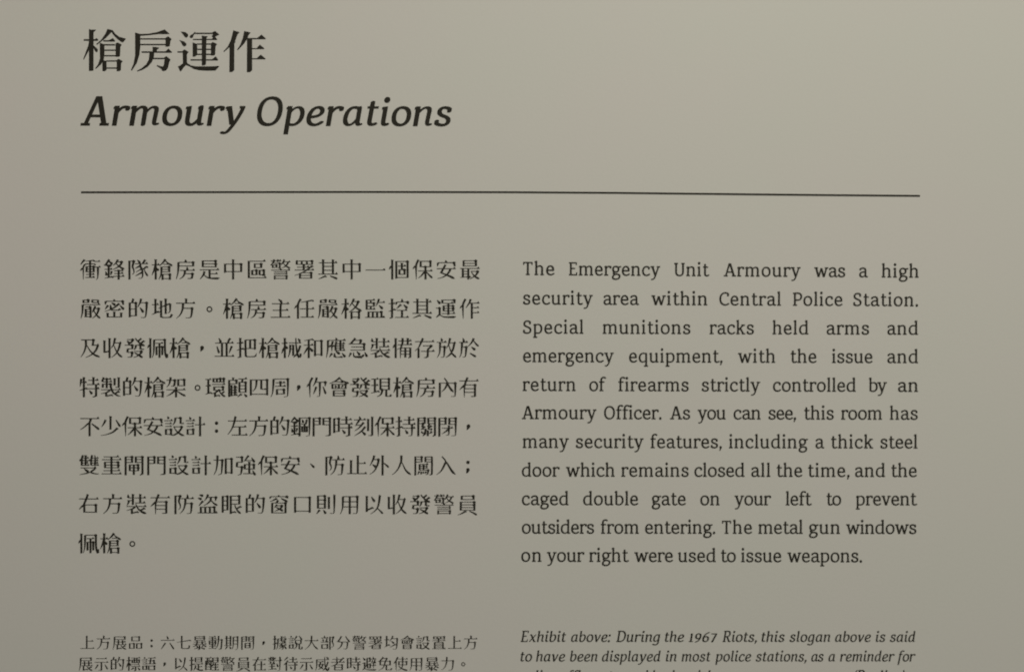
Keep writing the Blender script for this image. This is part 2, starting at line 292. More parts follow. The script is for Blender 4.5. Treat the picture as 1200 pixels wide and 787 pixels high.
    '外': (15.5, [[2, 0, 1, 37, 114, 72, 89], [2, 0, 0, 54, 195, 46, 160, 15, 102], [1, 0, 0, 130, 197, 130, 13], [2, 1, 0, 130, 127, 143, 127, 188, 86], [0, 1, 2, 46, 159, 93, 159], [2, 2, 0, 93, 158, 90, 126, 78, 94, 72, 89, 70, 76, 55, 55, 34, 34, 11, 24]]),
    '大': (17.0, [[0, 0, 2, 12, 132, 98, 132], [0, 2, 0, 98, 132, 188, 132], [2, 0, 0, 101, 196, 98, 127, 80, 80, 53, 45, 15, 20], [2, 1, 0, 98, 127, 136, 59, 168, 30, 186, 21]]),
    '威': (14.5, [[2, 1, 2, 81, 132, 74, 107, 58, 72], [2, 2, 0, 58, 72, 115, 41], [2, 0, 0, 151, 193, 181, 173], [2, 2, 0, 30, 160, 28, 72, 24, 47, 12, 17], [0, 2, 0, 30, 160, 190, 160], [0, 0, 2, 46, 97, 108, 97], [2, 2, 0, 108, 96, 101, 75, 87, 56, 70, 42, 44, 29], [2, 1, 0, 144, 49, 104, 18], [2, 0, 2, 186, 59, 182, 28, 176, 22], [2, 0, 2, 131, 196, 134, 116, 140, 74, 145, 66, 144, 49, 160, 24, 176, 22], [0, 0, 0, 46, 132, 118, 132], [2, 0, 1, 176, 134, 160, 84, 154, 70, 145, 66]]),
    '存': (15.0, [[2, 0, 0, 85, 195, 42, 101, 32, 98, 11, 78], [0, 0, 0, 12, 164, 188, 164], [1, 1, 0, 44, 101, 44, 13], [0, 0, 0, 66, 76, 191, 76], [2, 2, 0, 127, 24, 93, 16], [2, 2, 2, 160, 125, 156, 115, 132, 98, 130, 91, 127, 24], [0, 0, 2, 84, 126, 160, 126]]),
    '安': (16.5, [[0, 0, 0, 14, 112, 187, 112], [2, 1, 0, 138, 110, 125, 78, 94, 48, 64, 32, 20, 22], [2, 0, 0, 43, 79, 125, 48, 177, 21], [2, 0, 1, 93, 189, 100, 168], [2, 0, 1, 93, 149, 55, 78], [2, 2, 0, 26, 167, 19, 133], [0, 2, 2, 26, 167, 172, 167], [2, 2, 0, 172, 167, 173, 152, 181, 133]]),
    '密': (15.0, [[2, 0, 0, 43, 136, 16, 99], [2, 0, 0, 151, 135, 186, 98], [2, 0, 1, 65, 143, 70, 100], [2, 0, 0, 144, 153, 116, 127, 90, 110, 64, 96, 12, 80], [1, 0, 2, 39, 68, 39, 30], [0, 2, 2, 40, 30, 161, 30], [1, 0, 2, 161, 70, 161, 30], [2, 0, 0, 74, 159, 110, 138], [1, 0, 1, 99, 79, 99, 30], [2, 0, 1, 152, 105, 140, 94, 126, 92, 78, 92, 70, 100], [2, 0, 1, 97, 191, 100, 174], [2, 2, 0, 22, 172, 18, 140], [0, 2, 2, 22, 173, 176, 173], [2, 2, 0, 176, 172, 181, 140]]),
    '對': (14.5, [[2, 0, 0, 31, 137, 52, 116], [1, 1, 1, 59, 104, 59, 36], [0, 0, 0, 20, 72, 100, 72], [1, 0, 1, 73, 196, 73, 148], [0, 0, 0, 8, 148, 190, 148], [2, 0, 1, 86, 138, 74, 104], [0, 0, 0, 16, 104, 103, 104], [1, 0, 1, 46, 196, 46, 148], [0, 2, 1, 32, 166, 46, 166], [2, 0, 2, 13, 182, 26, 175, 32, 166], [2, 0, 1, 104, 187, 86, 164, 73, 163], [2, 0, 0, 110, 43, 10, 29], [2, 0, 0, 164, 196, 162, 27, 159, 22, 130, 14], [2, 0, 0, 121, 111, 139, 65]]),
    '少': (15.5, [[2, 0, 0, 146, 162, 184, 100], [2, 0, 0, 52, 163, 37, 130, 16, 99], [1, 0, 0, 96, 197, 96, 74], [2, 0, 0, 159, 90, 128, 58, 101, 43, 46, 26, 9, 22]]),
    '展': (15.0, [[0, 0, 0, 44, 80, 190, 80], [2, 2, 0, 36, 180, 33, 82, 15, 15], [0, 2, 2, 36, 181, 168, 181], [1, 2, 2, 169, 181, 169, 148], [0, 1, 2, 35, 148, 170, 148], [1, 0, 1, 140, 138, 140, 80], [1, 0, 1, 86, 139, 86, 80], [0, 0, 0, 49, 114, 182, 114], [2, 0, 1, 123, 36, 72, 26], [2, 0, 1, 174, 68, 140, 46], [2, 1, 0, 115, 80, 124, 58, 140, 46, 144, 38, 168, 25, 188, 20], [1, 1, 0, 72, 80, 72, 16]]),
    '左': (15.8, [[0, 1, 0, 61, 100, 180, 100], [2, 0, 0, 81, 196, 70, 140, 55, 97, 39, 66, 11, 30], [0, 0, 0, 46, 26, 190, 26], [1, 1, 1, 119, 100, 119, 26], [0, 0, 0, 13, 154, 186, 154]]),
    '強': (14.5, [[1, 0, 1, 132, 138, 132, 30], [0, 0, 1, 77, 29, 174, 29], [0, 2, 1, 92, 72, 132, 72], [1, 2, 2, 91, 112, 91, 72], [0, 2, 2, 91, 112, 174, 112], [1, 2, 2, 174, 112, 174, 72], [0, 1, 2, 132, 72, 174, 72], [2, 0, 0, 125, 194, 85, 139], [0, 1, 1, 95, 148, 167, 148], [2, 0, 0, 163, 59, 174, 32, 180, 28, 186, 14], [2, 0, 0, 152, 176, 180, 131], [0, 0, 2, 12, 179, 66, 179], [1, 2, 2, 66, 179, 66, 134], [0, 2, 2, 22, 133, 66, 133], [2, 2, 2, 22, 132, 18, 90], [0, 2, 2, 18, 90, 66, 90], [2, 2, 0, 66, 90, 58, 28, 52, 22, 27, 15]]),
    '待': (15.0, [[0, 0, 0, 67, 89, 190, 89], [1, 0, 1, 128, 196, 128, 125], [0, 0, 0, 76, 164, 182, 164], [2, 2, 0, 42, 114, 30, 110, 10, 90], [2, 0, 2, 61, 149, 46, 128, 42, 114], [1, 1, 0, 43, 114, 43, 13], [2, 0, 0, 59, 193, 13, 148], [0, 0, 0, 64, 125, 192, 125], [2, 2, 0, 154, 24, 122, 19], [1, 1, 2, 155, 125, 155, 24], [2, 0, 0, 89, 73, 114, 38]]),
    '急': (14.5, [[2, 0, 0, 88, 74, 118, 42], [0, 0, 2, 30, 86, 154, 86], [1, 2, 2, 155, 142, 155, 86], [0, 2, 2, 38, 143, 156, 143], [2, 2, 0, 38, 149, 23, 142, 11, 141], [2, 0, 2, 59, 65, 60, 32, 68, 24, 136, 24], [2, 0, 2, 153, 46, 136, 24], [2, 0, 1, 73, 196, 64, 178, 57, 174, 38, 149], [0, 0, 1, 37, 115, 156, 115], [0, 1, 2, 64, 176, 125, 176], [2, 2, 1, 125, 176, 125, 164, 116, 145], [2, 0, 0, 36, 62, 16, 23], [2, 0, 0, 160, 68, 183, 25]]),
    '應': (14.0, [[2, 0, 1, 106, 166, 97, 128, 98, 83], [0, 2, 0, 29, 175, 190, 175], [2, 2, 0, 29, 175, 27, 82, 13, 16], [2, 0, 2, 87, 60, 89, 30, 94, 22], [2, 0, 2, 155, 29, 136, 21, 94, 22], [2, 2, 1, 55, 130, 43, 118, 28, 118], [2, 2, 2, 55, 130, 72, 121, 81, 122, 88, 129], [0, 2, 0, 88, 124, 178, 124], [2, 0, 0, 74, 166, 64, 140, 64, 72], [2, 0, 0, 65, 58, 41, 21], [0, 1, 0, 101, 145, 183, 145], [0, 1, 0, 98, 83, 186, 83], [1, 1, 1, 142, 175, 142, 84], [0, 1, 0, 98, 104, 178, 104], [2, 0, 1, 100, 199, 108, 176], [2, 0, 0, 156, 60, 186, 22], [2, 1, 0, 98, 83, 108, 68, 138, 51]]),
    '房': (15.0, [[2, 1, 0, 94, 96, 91, 68, 81, 46, 65, 30, 44, 19], [2, 0, 1, 97, 195, 102, 172], [0, 0, 0, 48, 97, 184, 97], [2, 2, 0, 35, 170, 32, 78, 14, 17], [0, 2, 2, 35, 170, 168, 170], [1, 2, 2, 168, 170, 168, 137], [0, 1, 2, 34, 137, 168, 137], [2, 0, 1, 112, 129, 116, 112, 114, 97], [0, 1, 2, 91, 67, 162, 67], [2, 2, 2, 162, 66, 159, 38, 153, 24], [0, 0, 2, 117, 23, 153, 23]]),
    '把': (15.0, [[2, 0, 0, 73, 102, 9, 84], [1, 0, 2, 41, 197, 41, 22], [0, 0, 2, 17, 20, 38, 20], [1, 2, 0, 174, 178, 174, 90], [0, 2, 2, 88, 179, 174, 179], [2, 2, 0, 88, 179, 90, 34, 96, 28, 106, 26, 174, 27, 182, 35, 188, 58], [0, 0, 0, 10, 150, 70, 150], [0, 1, 1, 88, 101, 174, 101], [1, 1, 1, 131, 179, 131, 101]]),
    '持': (14.5, [[0, 0, 0, 72, 125, 192, 125], [2, 1, 0, 158, 125, 157, 26, 154, 22, 126, 19], [2, 0, 0, 69, 103, 7, 83], [2, 0, 0, 96, 74, 119, 38], [1, 0, 2, 40, 196, 40, 22], [2, 2, 0, 38, 22, 16, 16], [0, 0, 0, 74, 89, 190, 89], [0, 0, 0, 8, 150, 69, 150], [1, 0, 1, 132, 196, 132, 125], [0, 0, 0, 82, 164, 182, 164]]),
    '控': (14.0, [[0, 0, 0, 8, 151, 68, 151], [2, 0, 0, 143, 143, 180, 109], [2, 0, 1, 128, 196, 133, 167], [2, 2, 0, 182, 166, 183, 156, 191, 147], [0, 2, 2, 80, 166, 182, 166], [2, 2, 0, 80, 166, 80, 154, 73, 141], [2, 0, 0, 67, 102, 8, 80], [2, 2, 0, 37, 24, 14, 18], [1, 0, 2, 39, 197, 39, 24], [0, 0, 0, 82, 90, 178, 90], [2, 0, 0, 120, 144, 80, 105], [0, 0, 0, 66, 26, 192, 26], [1, 1, 1, 130, 89, 130, 27]]),
    '提': (14.0, [[2, 0, 0, 68, 104, 8, 82], [2, 1, 0, 88, 56, 116, 30, 144, 23, 191, 23], [0, 0, 0, 8, 150, 69, 150], [0, 0, 0, 72, 104, 188, 104], [1, 1, 1, 128, 103, 128, 28], [1, 0, 2, 39, 196, 39, 24], [2, 2, 0, 38, 24, 30, 22, 24, 14], [1, 1, 2, 89, 158, 89, 130], [0, 2, 2, 90, 130, 167, 130], [1, 2, 2, 168, 183, 168, 130], [0, 2, 2, 89, 184, 169, 184], [1, 2, 1, 88, 184, 88, 158], [0, 1, 1, 88, 158, 169, 158], [2, 0, 0, 93, 87, 88, 56, 62, 17], [0, 1, 0, 128, 68, 178, 68]]),
    '據': (13.0, [[2, 0, 1, 126, 189, 122, 133], [2, 2, 0, 78, 156, 76, 64, 70, 44, 58, 16], [0, 2, 2, 78, 156, 177, 156], [1, 2, 0, 176, 156, 176, 133], [2, 1, 1, 132, 97, 127, 85], [2, 1, 1, 127, 85, 143, 59], [2, 1, 0, 127, 85, 91, 70], [0, 0, 0, 8, 150, 60, 150], [2, 0, 0, 182, 83, 160, 68, 148, 64, 118, 40, 84, 22], [2, 1, 0, 160, 68, 169, 47, 189, 25], [2, 2, 0, 35, 24, 28, 22, 23, 14], [1, 0, 2, 37, 197, 37, 24], [2, 0, 0, 62, 103, 9, 82], [0, 0, 0, 90, 98, 184, 98], [2, 1, 0, 134, 72, 88, 47], [2, 0, 0, 162, 138, 90, 129], [0, 1, 0, 125, 178, 178, 178], [2, 1, 0, 143, 59, 146, 40, 144, 26, 138, 20, 119, 17], [2, 1, 0, 122, 133, 123, 121, 127, 116, 168, 115, 182, 120]]),
    '收': (15.0, [[2, 1, 0, 108, 130, 114, 123, 130, 82, 149, 52, 172, 30, 189, 22], [2, 1, 0, 168, 150, 160, 110, 147, 76, 126, 46, 90, 19], [2, 0, 0, 123, 195, 108, 130, 101, 125, 87, 102], [0, 1, 0, 114, 151, 181, 151], [1, 0, 0, 72, 194, 72, 12], [1, 0, 2, 26, 174, 26, 66], [2, 1, 2, 72, 76, 26, 66]]),
    '放': (15.0, [[2, 0, 0, 49, 196, 57, 167], [0, 0, 0, 8, 158, 98, 158], [2, 1, 0, 39, 158, 37, 74, 28, 44, 11, 18], [0, 1, 2, 39, 117, 80, 117], [2, 2, 0, 80, 117, 75, 28, 69, 22, 46, 21], [2, 0, 0, 130, 196, 116, 130, 108, 126, 95, 101], [0, 1, 0, 122, 153, 183, 153], [2, 1, 1, 169, 152, 160, 105, 150, 78, 142, 72], [2, 1, 0, 142, 60, 115, 34, 91, 19], [2, 1, 0, 116, 130, 122, 123, 134, 81, 142, 72, 142, 60, 187, 19]]),
    '方': (16.5, [[1, 0, 1, 104, 197, 104, 155], [0, 0, 0, 13, 155, 186, 155], [2, 1, 0, 76, 154, 74, 110, 63, 72, 45, 42, 15, 18], [2, 2, 0, 158, 108, 154, 55, 146, 28, 137, 23, 98, 22], [0, 1, 2, 74, 109, 158, 109]]),
    '於': (15.2, [[2, 0, 0, 122, 115, 158, 88], [2, 2, 0, 76, 114, 69, 32, 63, 24, 42, 23], [0, 1, 2, 36, 115, 76, 115], [2, 0, 1, 43, 196, 54, 174, 50, 157], [0, 0, 0, 10, 157, 91, 157], [2, 0, 0, 142, 195, 137, 174, 112, 140, 90, 120], [2, 1, 0, 37, 156, 32, 73, 28, 50, 13, 19], [2, 0, 0, 109, 59, 165, 25], [2, 1, 0, 137, 174, 144, 170, 168, 138, 189, 122]]),
    '是': (15.0, [[2, 0, 0, 54, 88, 48, 58, 14, 17], [2, 1, 0, 48, 58, 71, 37, 88, 29, 116, 24, 180, 24, 191, 28], [1, 1, 1, 101, 101, 101, 28], [0, 1, 0, 101, 66, 175, 66], [1, 1, 2, 157, 156, 157, 128], [0, 2, 2, 40, 129, 156, 129], [1, 2, 2, 40, 183, 40, 130], [0, 2, 2, 42, 183, 156, 183], [1, 2, 1, 157, 183, 157, 156], [0, 1, 1, 40, 156, 158, 156], [0, 0, 0, 12, 102, 188, 102]]),
    '時': (14.0, [[1, 2, 0, 22, 176, 22, 44], [0, 2, 2, 22, 177, 64, 177], [1, 2, 2, 64, 177, 64, 60], [0, 1, 2, 22, 59, 64, 59], [0, 1, 1, 22, 119, 64, 119], [2, 2, 0, 158, 24, 125, 15], [1, 1, 2, 158, 127, 158, 24], [0, 0, 0, 76, 92, 190, 92], [0, 0, 0, 84, 166, 184, 166], [2, 0, 0, 95, 74, 123, 40], [0, 0, 0, 75, 127, 192, 127], [1, 0, 1, 133, 197, 133, 128]]),
    '暴': (14.0, [[2, 2, 0, 98, 22, 75, 12], [1, 0, 2, 98, 74, 98, 22], [1, 2, 1, 158, 184, 158, 162], [0, 2, 2, 42, 184, 158, 184], [1, 2, 1, 41, 184, 41, 162], [1, 1, 2, 159, 162, 159, 138], [0, 2, 2, 42, 138, 158, 138], [1, 1, 2, 41, 162, 41, 138], [0, 1, 1, 40, 162, 160, 162], [2, 0, 0, 112, 42, 169, 22], [2, 0, 0, 86, 43, 28, 23], [2, 1, 1, 132, 137, 132, 96, 135, 86], [1, 1, 1, 66, 137, 66, 86], [2, 0, 0, 56, 62, 79, 52], [0, 0, 0, 22, 114, 178, 114], [0, 0, 0, 12, 86, 188, 86], [2, 1, 0, 135, 86, 150, 70, 189, 54], [2, 0, 0, 143, 66, 125, 48], [2, 1, 0, 65, 86, 53, 71, 12, 51]]),
    '最': (13.5, [[1, 1, 1, 36, 114, 36, 34], [0, 1, 1, 36, 63, 86, 63], [1, 1, 0, 86, 113, 86, 13], [0, 1, 1, 36, 88, 86, 88], [2, 1, 0, 117, 88, 118, 76, 135, 51, 160, 31, 188, 20], [2, 0, 0, 104, 42, 10, 31], [2, 2, 0, 172, 87, 168, 71, 149, 47, 103, 18], [0, 0, 2, 108, 88, 172, 88], [0, 0, 0, 10, 114, 190, 114], [1, 1, 2, 43, 161, 43, 136], [0, 2, 2, 44, 137, 157, 137], [1, 2, 2, 156, 185, 156, 138], [0, 2, 2, 44, 185, 155, 185], [1, 2, 1, 43, 185, 43, 161], [0, 1, 1, 42, 161, 157, 161]]),
    '會': (12.5, [[2, 0, 0, 136, 125, 122, 101], [2, 0, 0, 108, 194, 68, 161, 12, 139], [2, 1, 0, 102, 187, 132, 162, 178, 144, 192, 145], [2, 1, 2, 68, 161, 72, 155], [0, 2, 2, 72, 155, 129, 155], [2, 1, 2, 132, 162, 129, 155], [0, 2, 1, 40, 94, 99, 94], [1, 2, 2, 40, 134, 40, 94], [0, 2, 2, 40, 133, 160, 133], [1, 2, 2, 160, 132, 160, 94], [0, 1, 2, 99, 95, 159, 95], [1, 1, 1, 99, 134, 99, 95], [2, 0, 0, 64, 126, 75, 101], [1, 1, 2, 149, 50, 149, 26], [0, 2, 2, 52, 26, 149, 26], [1, 2, 2, 52, 74, 52, 26], [0, 2, 2, 53, 74, 147, 74], [1, 2, 1, 148, 74, 148, 50], [0, 1, 1, 52, 50, 149, 50]]),
    '有': (15.0, [[2, 0, 0, 87, 195, 57, 124, 58, 13], [2, 1, 0, 57, 124, 13, 83], [0, 0, 2, 118, 22, 154, 22], [1, 2, 2, 155, 126, 155, 24], [0, 1, 2, 57, 127, 156, 127], [0, 0, 0, 12, 164, 188, 164], [0, 1, 1, 58, 60, 156, 60], [0, 1, 1, 58, 93, 156, 93]]),
    '期': (14.0, [[0, 0, 0, 10, 164, 98, 164], [1, 0, 1, 34, 194, 34, 68], [0, 0, 0, 7, 68, 98, 68], [2, 0, 0, 43, 56, 15, 17], [1, 0, 1, 84, 194, 84, 69], [2, 2, 0, 177, 180, 177, 30, 174, 24, 147, 14], [0, 2, 2, 122, 180, 177, 180], [2, 2, 0, 122, 180, 120, 73, 115, 44, 104, 16], [0, 1, 1, 122, 134, 178, 134], [0, 1, 1, 122, 88, 178, 88], [0, 1, 1, 34, 133, 84, 133], [0, 1, 1, 34, 101, 84, 101], [2, 0, 0, 70, 55, 91, 24]]),
    '架': (15.0, [[1, 0, 0, 99, 108, 99, 12], [2, 0, 0, 51, 196, 42, 143, 31, 123, 14, 106], [0, 0, 2, 11, 169, 89, 169], [2, 2, 2, 89, 168, 86, 134, 82, 118], [2, 2, 0, 82, 118, 55, 113], [2, 1, 0, 100, 78, 146, 43, 186, 25], [2, 1, 0, 100, 78, 86, 74, 53, 43, 13, 23], [0, 0, 0, 12, 82, 185, 82], [1, 2, 1, 174, 174, 174, 131], [0, 2, 2, 118, 174, 173, 174], [1, 2, 2, 119, 174, 119, 119], [0, 2, 2, 119, 119, 173, 119], [1, 1, 2, 174, 131, 174, 119]]),
    '格': (14.0, [[0, 1, 2, 114, 170, 162, 170], [1, 0, 0, 47, 197, 47, 13], [0, 2, 2, 98, 28, 169, 28], [0, 0, 0, 8, 147, 78, 147], [2, 1, 0, 46, 138, 32, 102, 8, 52], [2, 1, 0, 48, 122, 70, 92], [2, 0, 0, 122, 196, 106, 158, 80, 124], [2, 2, 0, 162, 170, 146, 130, 114, 98, 74, 72], [2, 1, 0, 108, 152, 140, 112, 194, 84], [1, 0, 0, 100, 80, 100, 10], [0, 1, 1, 100, 76, 168, 76], [1, 2, 0, 168, 76, 168, 10]]),
    '械': (13.5, [[2, 0, 2, 185, 55, 183, 28, 174, 22], [2, 0, 2, 141, 197, 144, 128, 150, 78, 154, 68, 154, 50, 166, 27, 174, 22], [2, 0, 1, 182, 128, 166, 78, 162, 72, 154, 68], [2, 1, 0, 154, 50, 146, 47, 119, 19], [0, 0, 0, 12, 148, 67, 148], [2, 1, 0, 40, 108, 30, 102, 12, 54], [2, 0, 0, 91, 135, 88, 67, 71, 22], [1, 0, 0, 117, 136, 117, 34], [0, 0, 0, 80, 94, 128, 94], [2, 0, 0, 161, 190, 180, 167], [1, 0, 0, 41, 197, 41, 13], [0, 0, 0, 74, 152, 190, 152], [2, 1, 0, 42, 124, 54, 118, 64, 97]]),
    '槍': (13.5, [[0, 0, 0, 8, 147, 80, 147], [1, 0, 0, 44, 197, 44, 13], [2, 1, 0, 42, 140, 30, 100, 10, 54], [2, 1, 0, 46, 124, 70, 94], [2, 0, 0, 132, 198, 112, 168, 78, 138], [2, 1, 0, 130, 188, 152, 164, 196, 138], [0, 0, 0, 114, 152, 158, 152], [0, 1, 1, 96, 128, 166, 128], [1, 2, 1, 166, 128, 166, 84], [0, 1, 1, 96, 106, 166, 106], [0, 1, 1, 96, 84, 166, 84], [2, 1, 0, 96, 130, 96, 84, 90, 50, 72, 14], [1, 2, 0, 106, 61, 106, 10], [0, 1, 1, 106, 61, 172, 61], [1, 2, 0, 172, 61, 172, 10], [0, 1, 1, 106, 22, 172, 22]]),
    '標': (13.5, [[0, 0, 0, 76, 182, 192, 182], [1, 1, 1, 118, 182, 118, 120], [1, 0, 0, 45, 197, 45, 13], [2, 1, 0, 42, 116, 33, 108, 12, 54], [0, 0, 0, 74, 70, 192, 70], [2, 0, 0, 106, 54, 71, 26], [2, 0, 0, 160, 55, 189, 24], [0, 0, 0, 10, 146, 74, 146], [2, 2, 0, 131, 22, 112, 12], [1, 1, 2, 132, 69, 132, 22], [0, 1, 2, 148, 120, 180, 120], [1, 2, 2, 179, 156, 179, 120], [0, 2, 2, 88, 156, 179, 156], [1, 2, 2, 89, 156, 89, 120], [0, 2, 1, 89, 120, 148, 120], [2, 1, 0, 42, 116, 56, 110, 72, 83], [0, 0, 0, 87, 96, 182, 96], [1, 1, 1, 148, 182, 148, 120]]),
    '止': (15.5, [[0, 1, 0, 107, 123, 180, 123], [1, 0, 1, 45, 153, 45, 31], [0, 0, 0, 10, 30, 190, 30], [1, 0, 1, 107, 196, 107, 31]]),
    '特': (14.0, [[0, 0, 0, 77, 129, 191, 129], [2, 2, 0, 158, 25, 126, 15], [1, 1, 2, 159, 128, 159, 25], [0, 0, 0, 80, 91, 190, 91], [2, 0, 0, 97, 75, 124, 43], [0, 0, 0, 88, 168, 182, 168], [2, 0, 0, 77, 97, 11, 76], [2, 0, 0, 26, 180, 15, 110], [0, 1, 0, 24, 148, 76, 148], [1, 0, 0, 49, 196, 49, 13], [1, 0, 1, 135, 197, 135, 129]]),
    '現': (14.5, [[0, 1, 2, 112, 84, 174, 84], [1, 2, 2, 173, 182, 173, 84], [0, 2, 2, 95, 182, 173, 182], [1, 2, 2, 95, 182, 95, 85], [0, 2, 1, 94, 84, 112, 84], [0, 1, 1, 94, 150, 174, 150], [0, 1, 1, 94, 117, 174, 117], [0, 0, 0, 10, 180, 78, 180], [0, 0, 0, 12, 123, 76, 123], [2, 1, 0, 112, 84, 109, 60, 100, 40, 81, 26, 62, 19], [1, 1, 1, 44, 179, 44, 64], [2, 0, 0, 81, 72, 8, 52], [2, 0, 2, 194, 38, 181, 22], [0, 2, 2, 149, 23, 181, 23], [1, 1, 2, 148, 84, 148, 24]]),
    '環': (13.5, [[2, 0, 0, 62, 58, 7, 41], [0, 1, 2, 134, 78, 168, 78], [1, 2, 2, 168, 108, 168, 78], [0, 2, 2, 88, 108, 168, 108], [1, 2, 2, 89, 108, 89, 78], [0, 2, 1, 89, 78, 134, 78], [2, 1, 0, 118, 77, 115, 69, 96, 54, 64, 45], [1, 1, 1, 144, 184, 144, 153], [0, 2, 1, 82, 184, 144, 184], [1, 2, 2, 82, 184, 82, 154], [0, 2, 2, 82, 153, 174, 153], [1, 2, 2, 175, 183, 175, 153], [0, 1, 2, 144, 184, 176, 184], [0, 0, 0, 10, 118, 60, 118], [1, 1, 0, 96, 54, 96, 16], [2, 0, 1, 136, 33, 96, 25], [2, 1, 0, 134, 78, 139, 60, 158, 38, 178, 24, 190, 22], [1, 1, 1, 35, 176, 35, 52], [0, 0, 0, 8, 176, 62, 176], [0, 0, 0, 68, 131, 189, 131], [1, 1, 1, 113, 184, 113, 153], [2, 0, 1, 182, 66, 152, 47]]),
    '用': (15.0, [[2, 2, 0, 169, 176, 168, 28, 162, 22, 128, 21], [0, 2, 2, 38, 176, 169, 176], [2, 2, 0, 38, 176, 37, 82, 28, 44, 13, 16], [0, 1, 1, 38, 129, 169, 129], [0, 1, 1, 37, 82, 169, 82], [1, 1, 0, 100, 176, 100, 14]]),
    '發': (14.5, [[2, 0, 1, 181, 171, 156, 150, 151, 138], [2, 0, 0, 103, 194, 118, 172, 127, 166, 151, 138, 189, 126], [2, 0, 0, 96, 62, 170, 18], [0, 0, 2, 27, 181, 80, 181], [2, 2, 1, 80, 180, 77, 168, 60, 151, 51, 148, 44, 134], [2, 0, 1, 27, 169, 51, 148], [2, 2, 0, 75, 64, 70, 28, 60, 22, 31, 21], [0, 2, 2, 31, 65, 75, 65], [2, 2, 2, 36, 98, 31, 70, 31, 65], [0, 2, 2, 36, 98, 76, 98], [1, 2, 2, 76, 130, 76, 98], [0, 0, 2, 6, 131, 76, 131], [2, 2, 0, 108, 131, 105, 105, 90, 86], [2, 1, 2, 151, 138, 140, 131, 108, 131], [0, 0, 2, 92, 74, 158, 74], [2, 2, 0, 158, 74, 160, 70, 152, 56, 135, 40, 110, 26, 86, 19], [1, 1, 2, 149, 138, 149, 96], [2, 2, 0, 150, 96, 183, 92], [2, 0, 1, 158, 191, 127, 166]]),
    '的': (14.0, [[2, 0, 0, 127, 196, 118, 159, 96, 119], [0, 1, 2, 118, 159, 178, 159], [2, 2, 0, 178, 158, 174, 82, 168, 36, 158, 24, 137, 24, 123, 27], [2, 0, 0, 116, 117, 148, 71], [1, 2, 0, 24, 158, 24, 26], [0, 2, 2, 24, 158, 80, 158], [1, 2, 2, 80, 158, 80, 42], [0, 1, 2, 24, 41, 80, 41], [2, 0, 1, 56, 196, 46, 158], [0, 1, 1, 24, 102, 80, 102]]),
    '盜': (15.0, [[0, 0, 0, 8, 26, 190, 26], [1, 1, 1, 78, 78, 78, 26], [1, 2, 1, 38, 79, 38, 26], [0, 2, 2, 38, 79, 160, 79], [1, 2, 1, 161, 79, 161, 26], [1, 1, 1, 120, 78, 120, 26], [2, 0, 0, 11, 162, 46, 150], [2, 0, 0, 57, 135, 19, 90], [2, 0, 0, 103, 195, 95, 170, 70, 136], [2, 1, 0, 128, 167, 128, 144, 114, 125, 90, 105, 63, 94], [2, 1, 0, 128, 144, 152, 114, 189, 94], [2, 0, 0, 24, 190, 60, 181], [0, 1, 2, 95, 169, 175, 169], [2, 2, 0, 175, 168, 170, 133]]),
    '監': (14.0, [[1, 2, 1, 40, 76, 40, 26], [0, 2, 2, 41, 76, 157, 76], [1, 2, 1, 158, 76, 158, 26], [1, 1, 1, 79, 74, 79, 26], [1, 1, 1, 118, 74, 118, 26], [1, 1, 1, 60, 182, 60, 158], [0, 1, 2, 22, 156, 89, 156], [1, 2, 2, 89, 156, 89, 128], [0, 1, 2, 22, 128, 88, 128], [2, 0, 0, 135, 137, 170, 103], [0, 0, 0, 8, 26, 190, 26], [1, 1, 1, 60, 128, 60, 100], [2, 0, 0, 135, 195, 125, 162, 107, 128], [0, 1, 0, 125, 162, 190, 162], [0, 2, 0, 23, 183, 100, 183], [1, 2, 2, 23, 182, 23, 100], [0, 2, 0, 22, 100, 103, 100]]),
    '眼': (14.0, [[0, 1, 2, 22, 53, 64, 53], [1, 2, 2, 64, 177, 64, 54], [0, 2, 2, 22, 177, 64, 177], [1, 2, 0, 21, 178, 21, 28], [0, 1, 1, 21, 136, 63, 136], [0, 1, 1, 21, 95, 63, 95], [1, 2, 0, 94, 180, 94, 16], [0, 2, 2, 94, 180, 171, 180], [1, 2, 2, 171, 180, 171, 107], [0, 1, 2, 94, 107, 170, 107], [2, 0, 1, 186, 87, 147, 64], [2, 1, 0, 129, 107, 136, 80, 140, 68, 147, 64, 150, 53, 166, 34, 186, 20], [0, 1, 1, 94, 144, 171, 144], [2, 0, 1, 137, 38, 94, 27]]),
    '示': (16.5, [[0, 0, 0, 12, 126, 188, 126], [0, 0, 0, 29, 174, 170, 174], [2, 0, 0, 143, 96, 180, 34], [1, 1, 2, 99, 125, 99, 26], [2, 2, 0, 98, 26, 85, 22, 59, 23], [2, 0, 0, 54, 97, 35, 60, 14, 35]]),
    '窗': (14.0, [[2, 0, 0, 80, 159, 52, 142, 20, 130], [2, 2, 0, 24, 174, 22, 164, 15, 157], [0, 2, 2, 24, 175, 174, 175], [2, 2, 0, 174, 174, 176, 166, 184, 160], [2, 0, 0, 77, 77, 140, 44], [2, 2, 0, 128, 91, 128, 82, 116, 68, 98, 56, 59, 40], [0, 1, 2, 79, 92, 128, 92], [2, 0, 0, 85, 103, 60, 73], [2, 0, 1, 96, 189, 100, 176], [2, 0, 1, 95, 142, 84, 128, 82, 119], [2, 0, 0, 120, 159, 180, 128], [0, 2, 1, 40, 117, 82, 117], [1, 2, 2, 40, 115, 40, 27], [0, 2, 2, 40, 27, 161, 27], [1, 2, 2, 161, 115, 161, 27], [0, 1, 2, 82, 117, 161, 117]]),
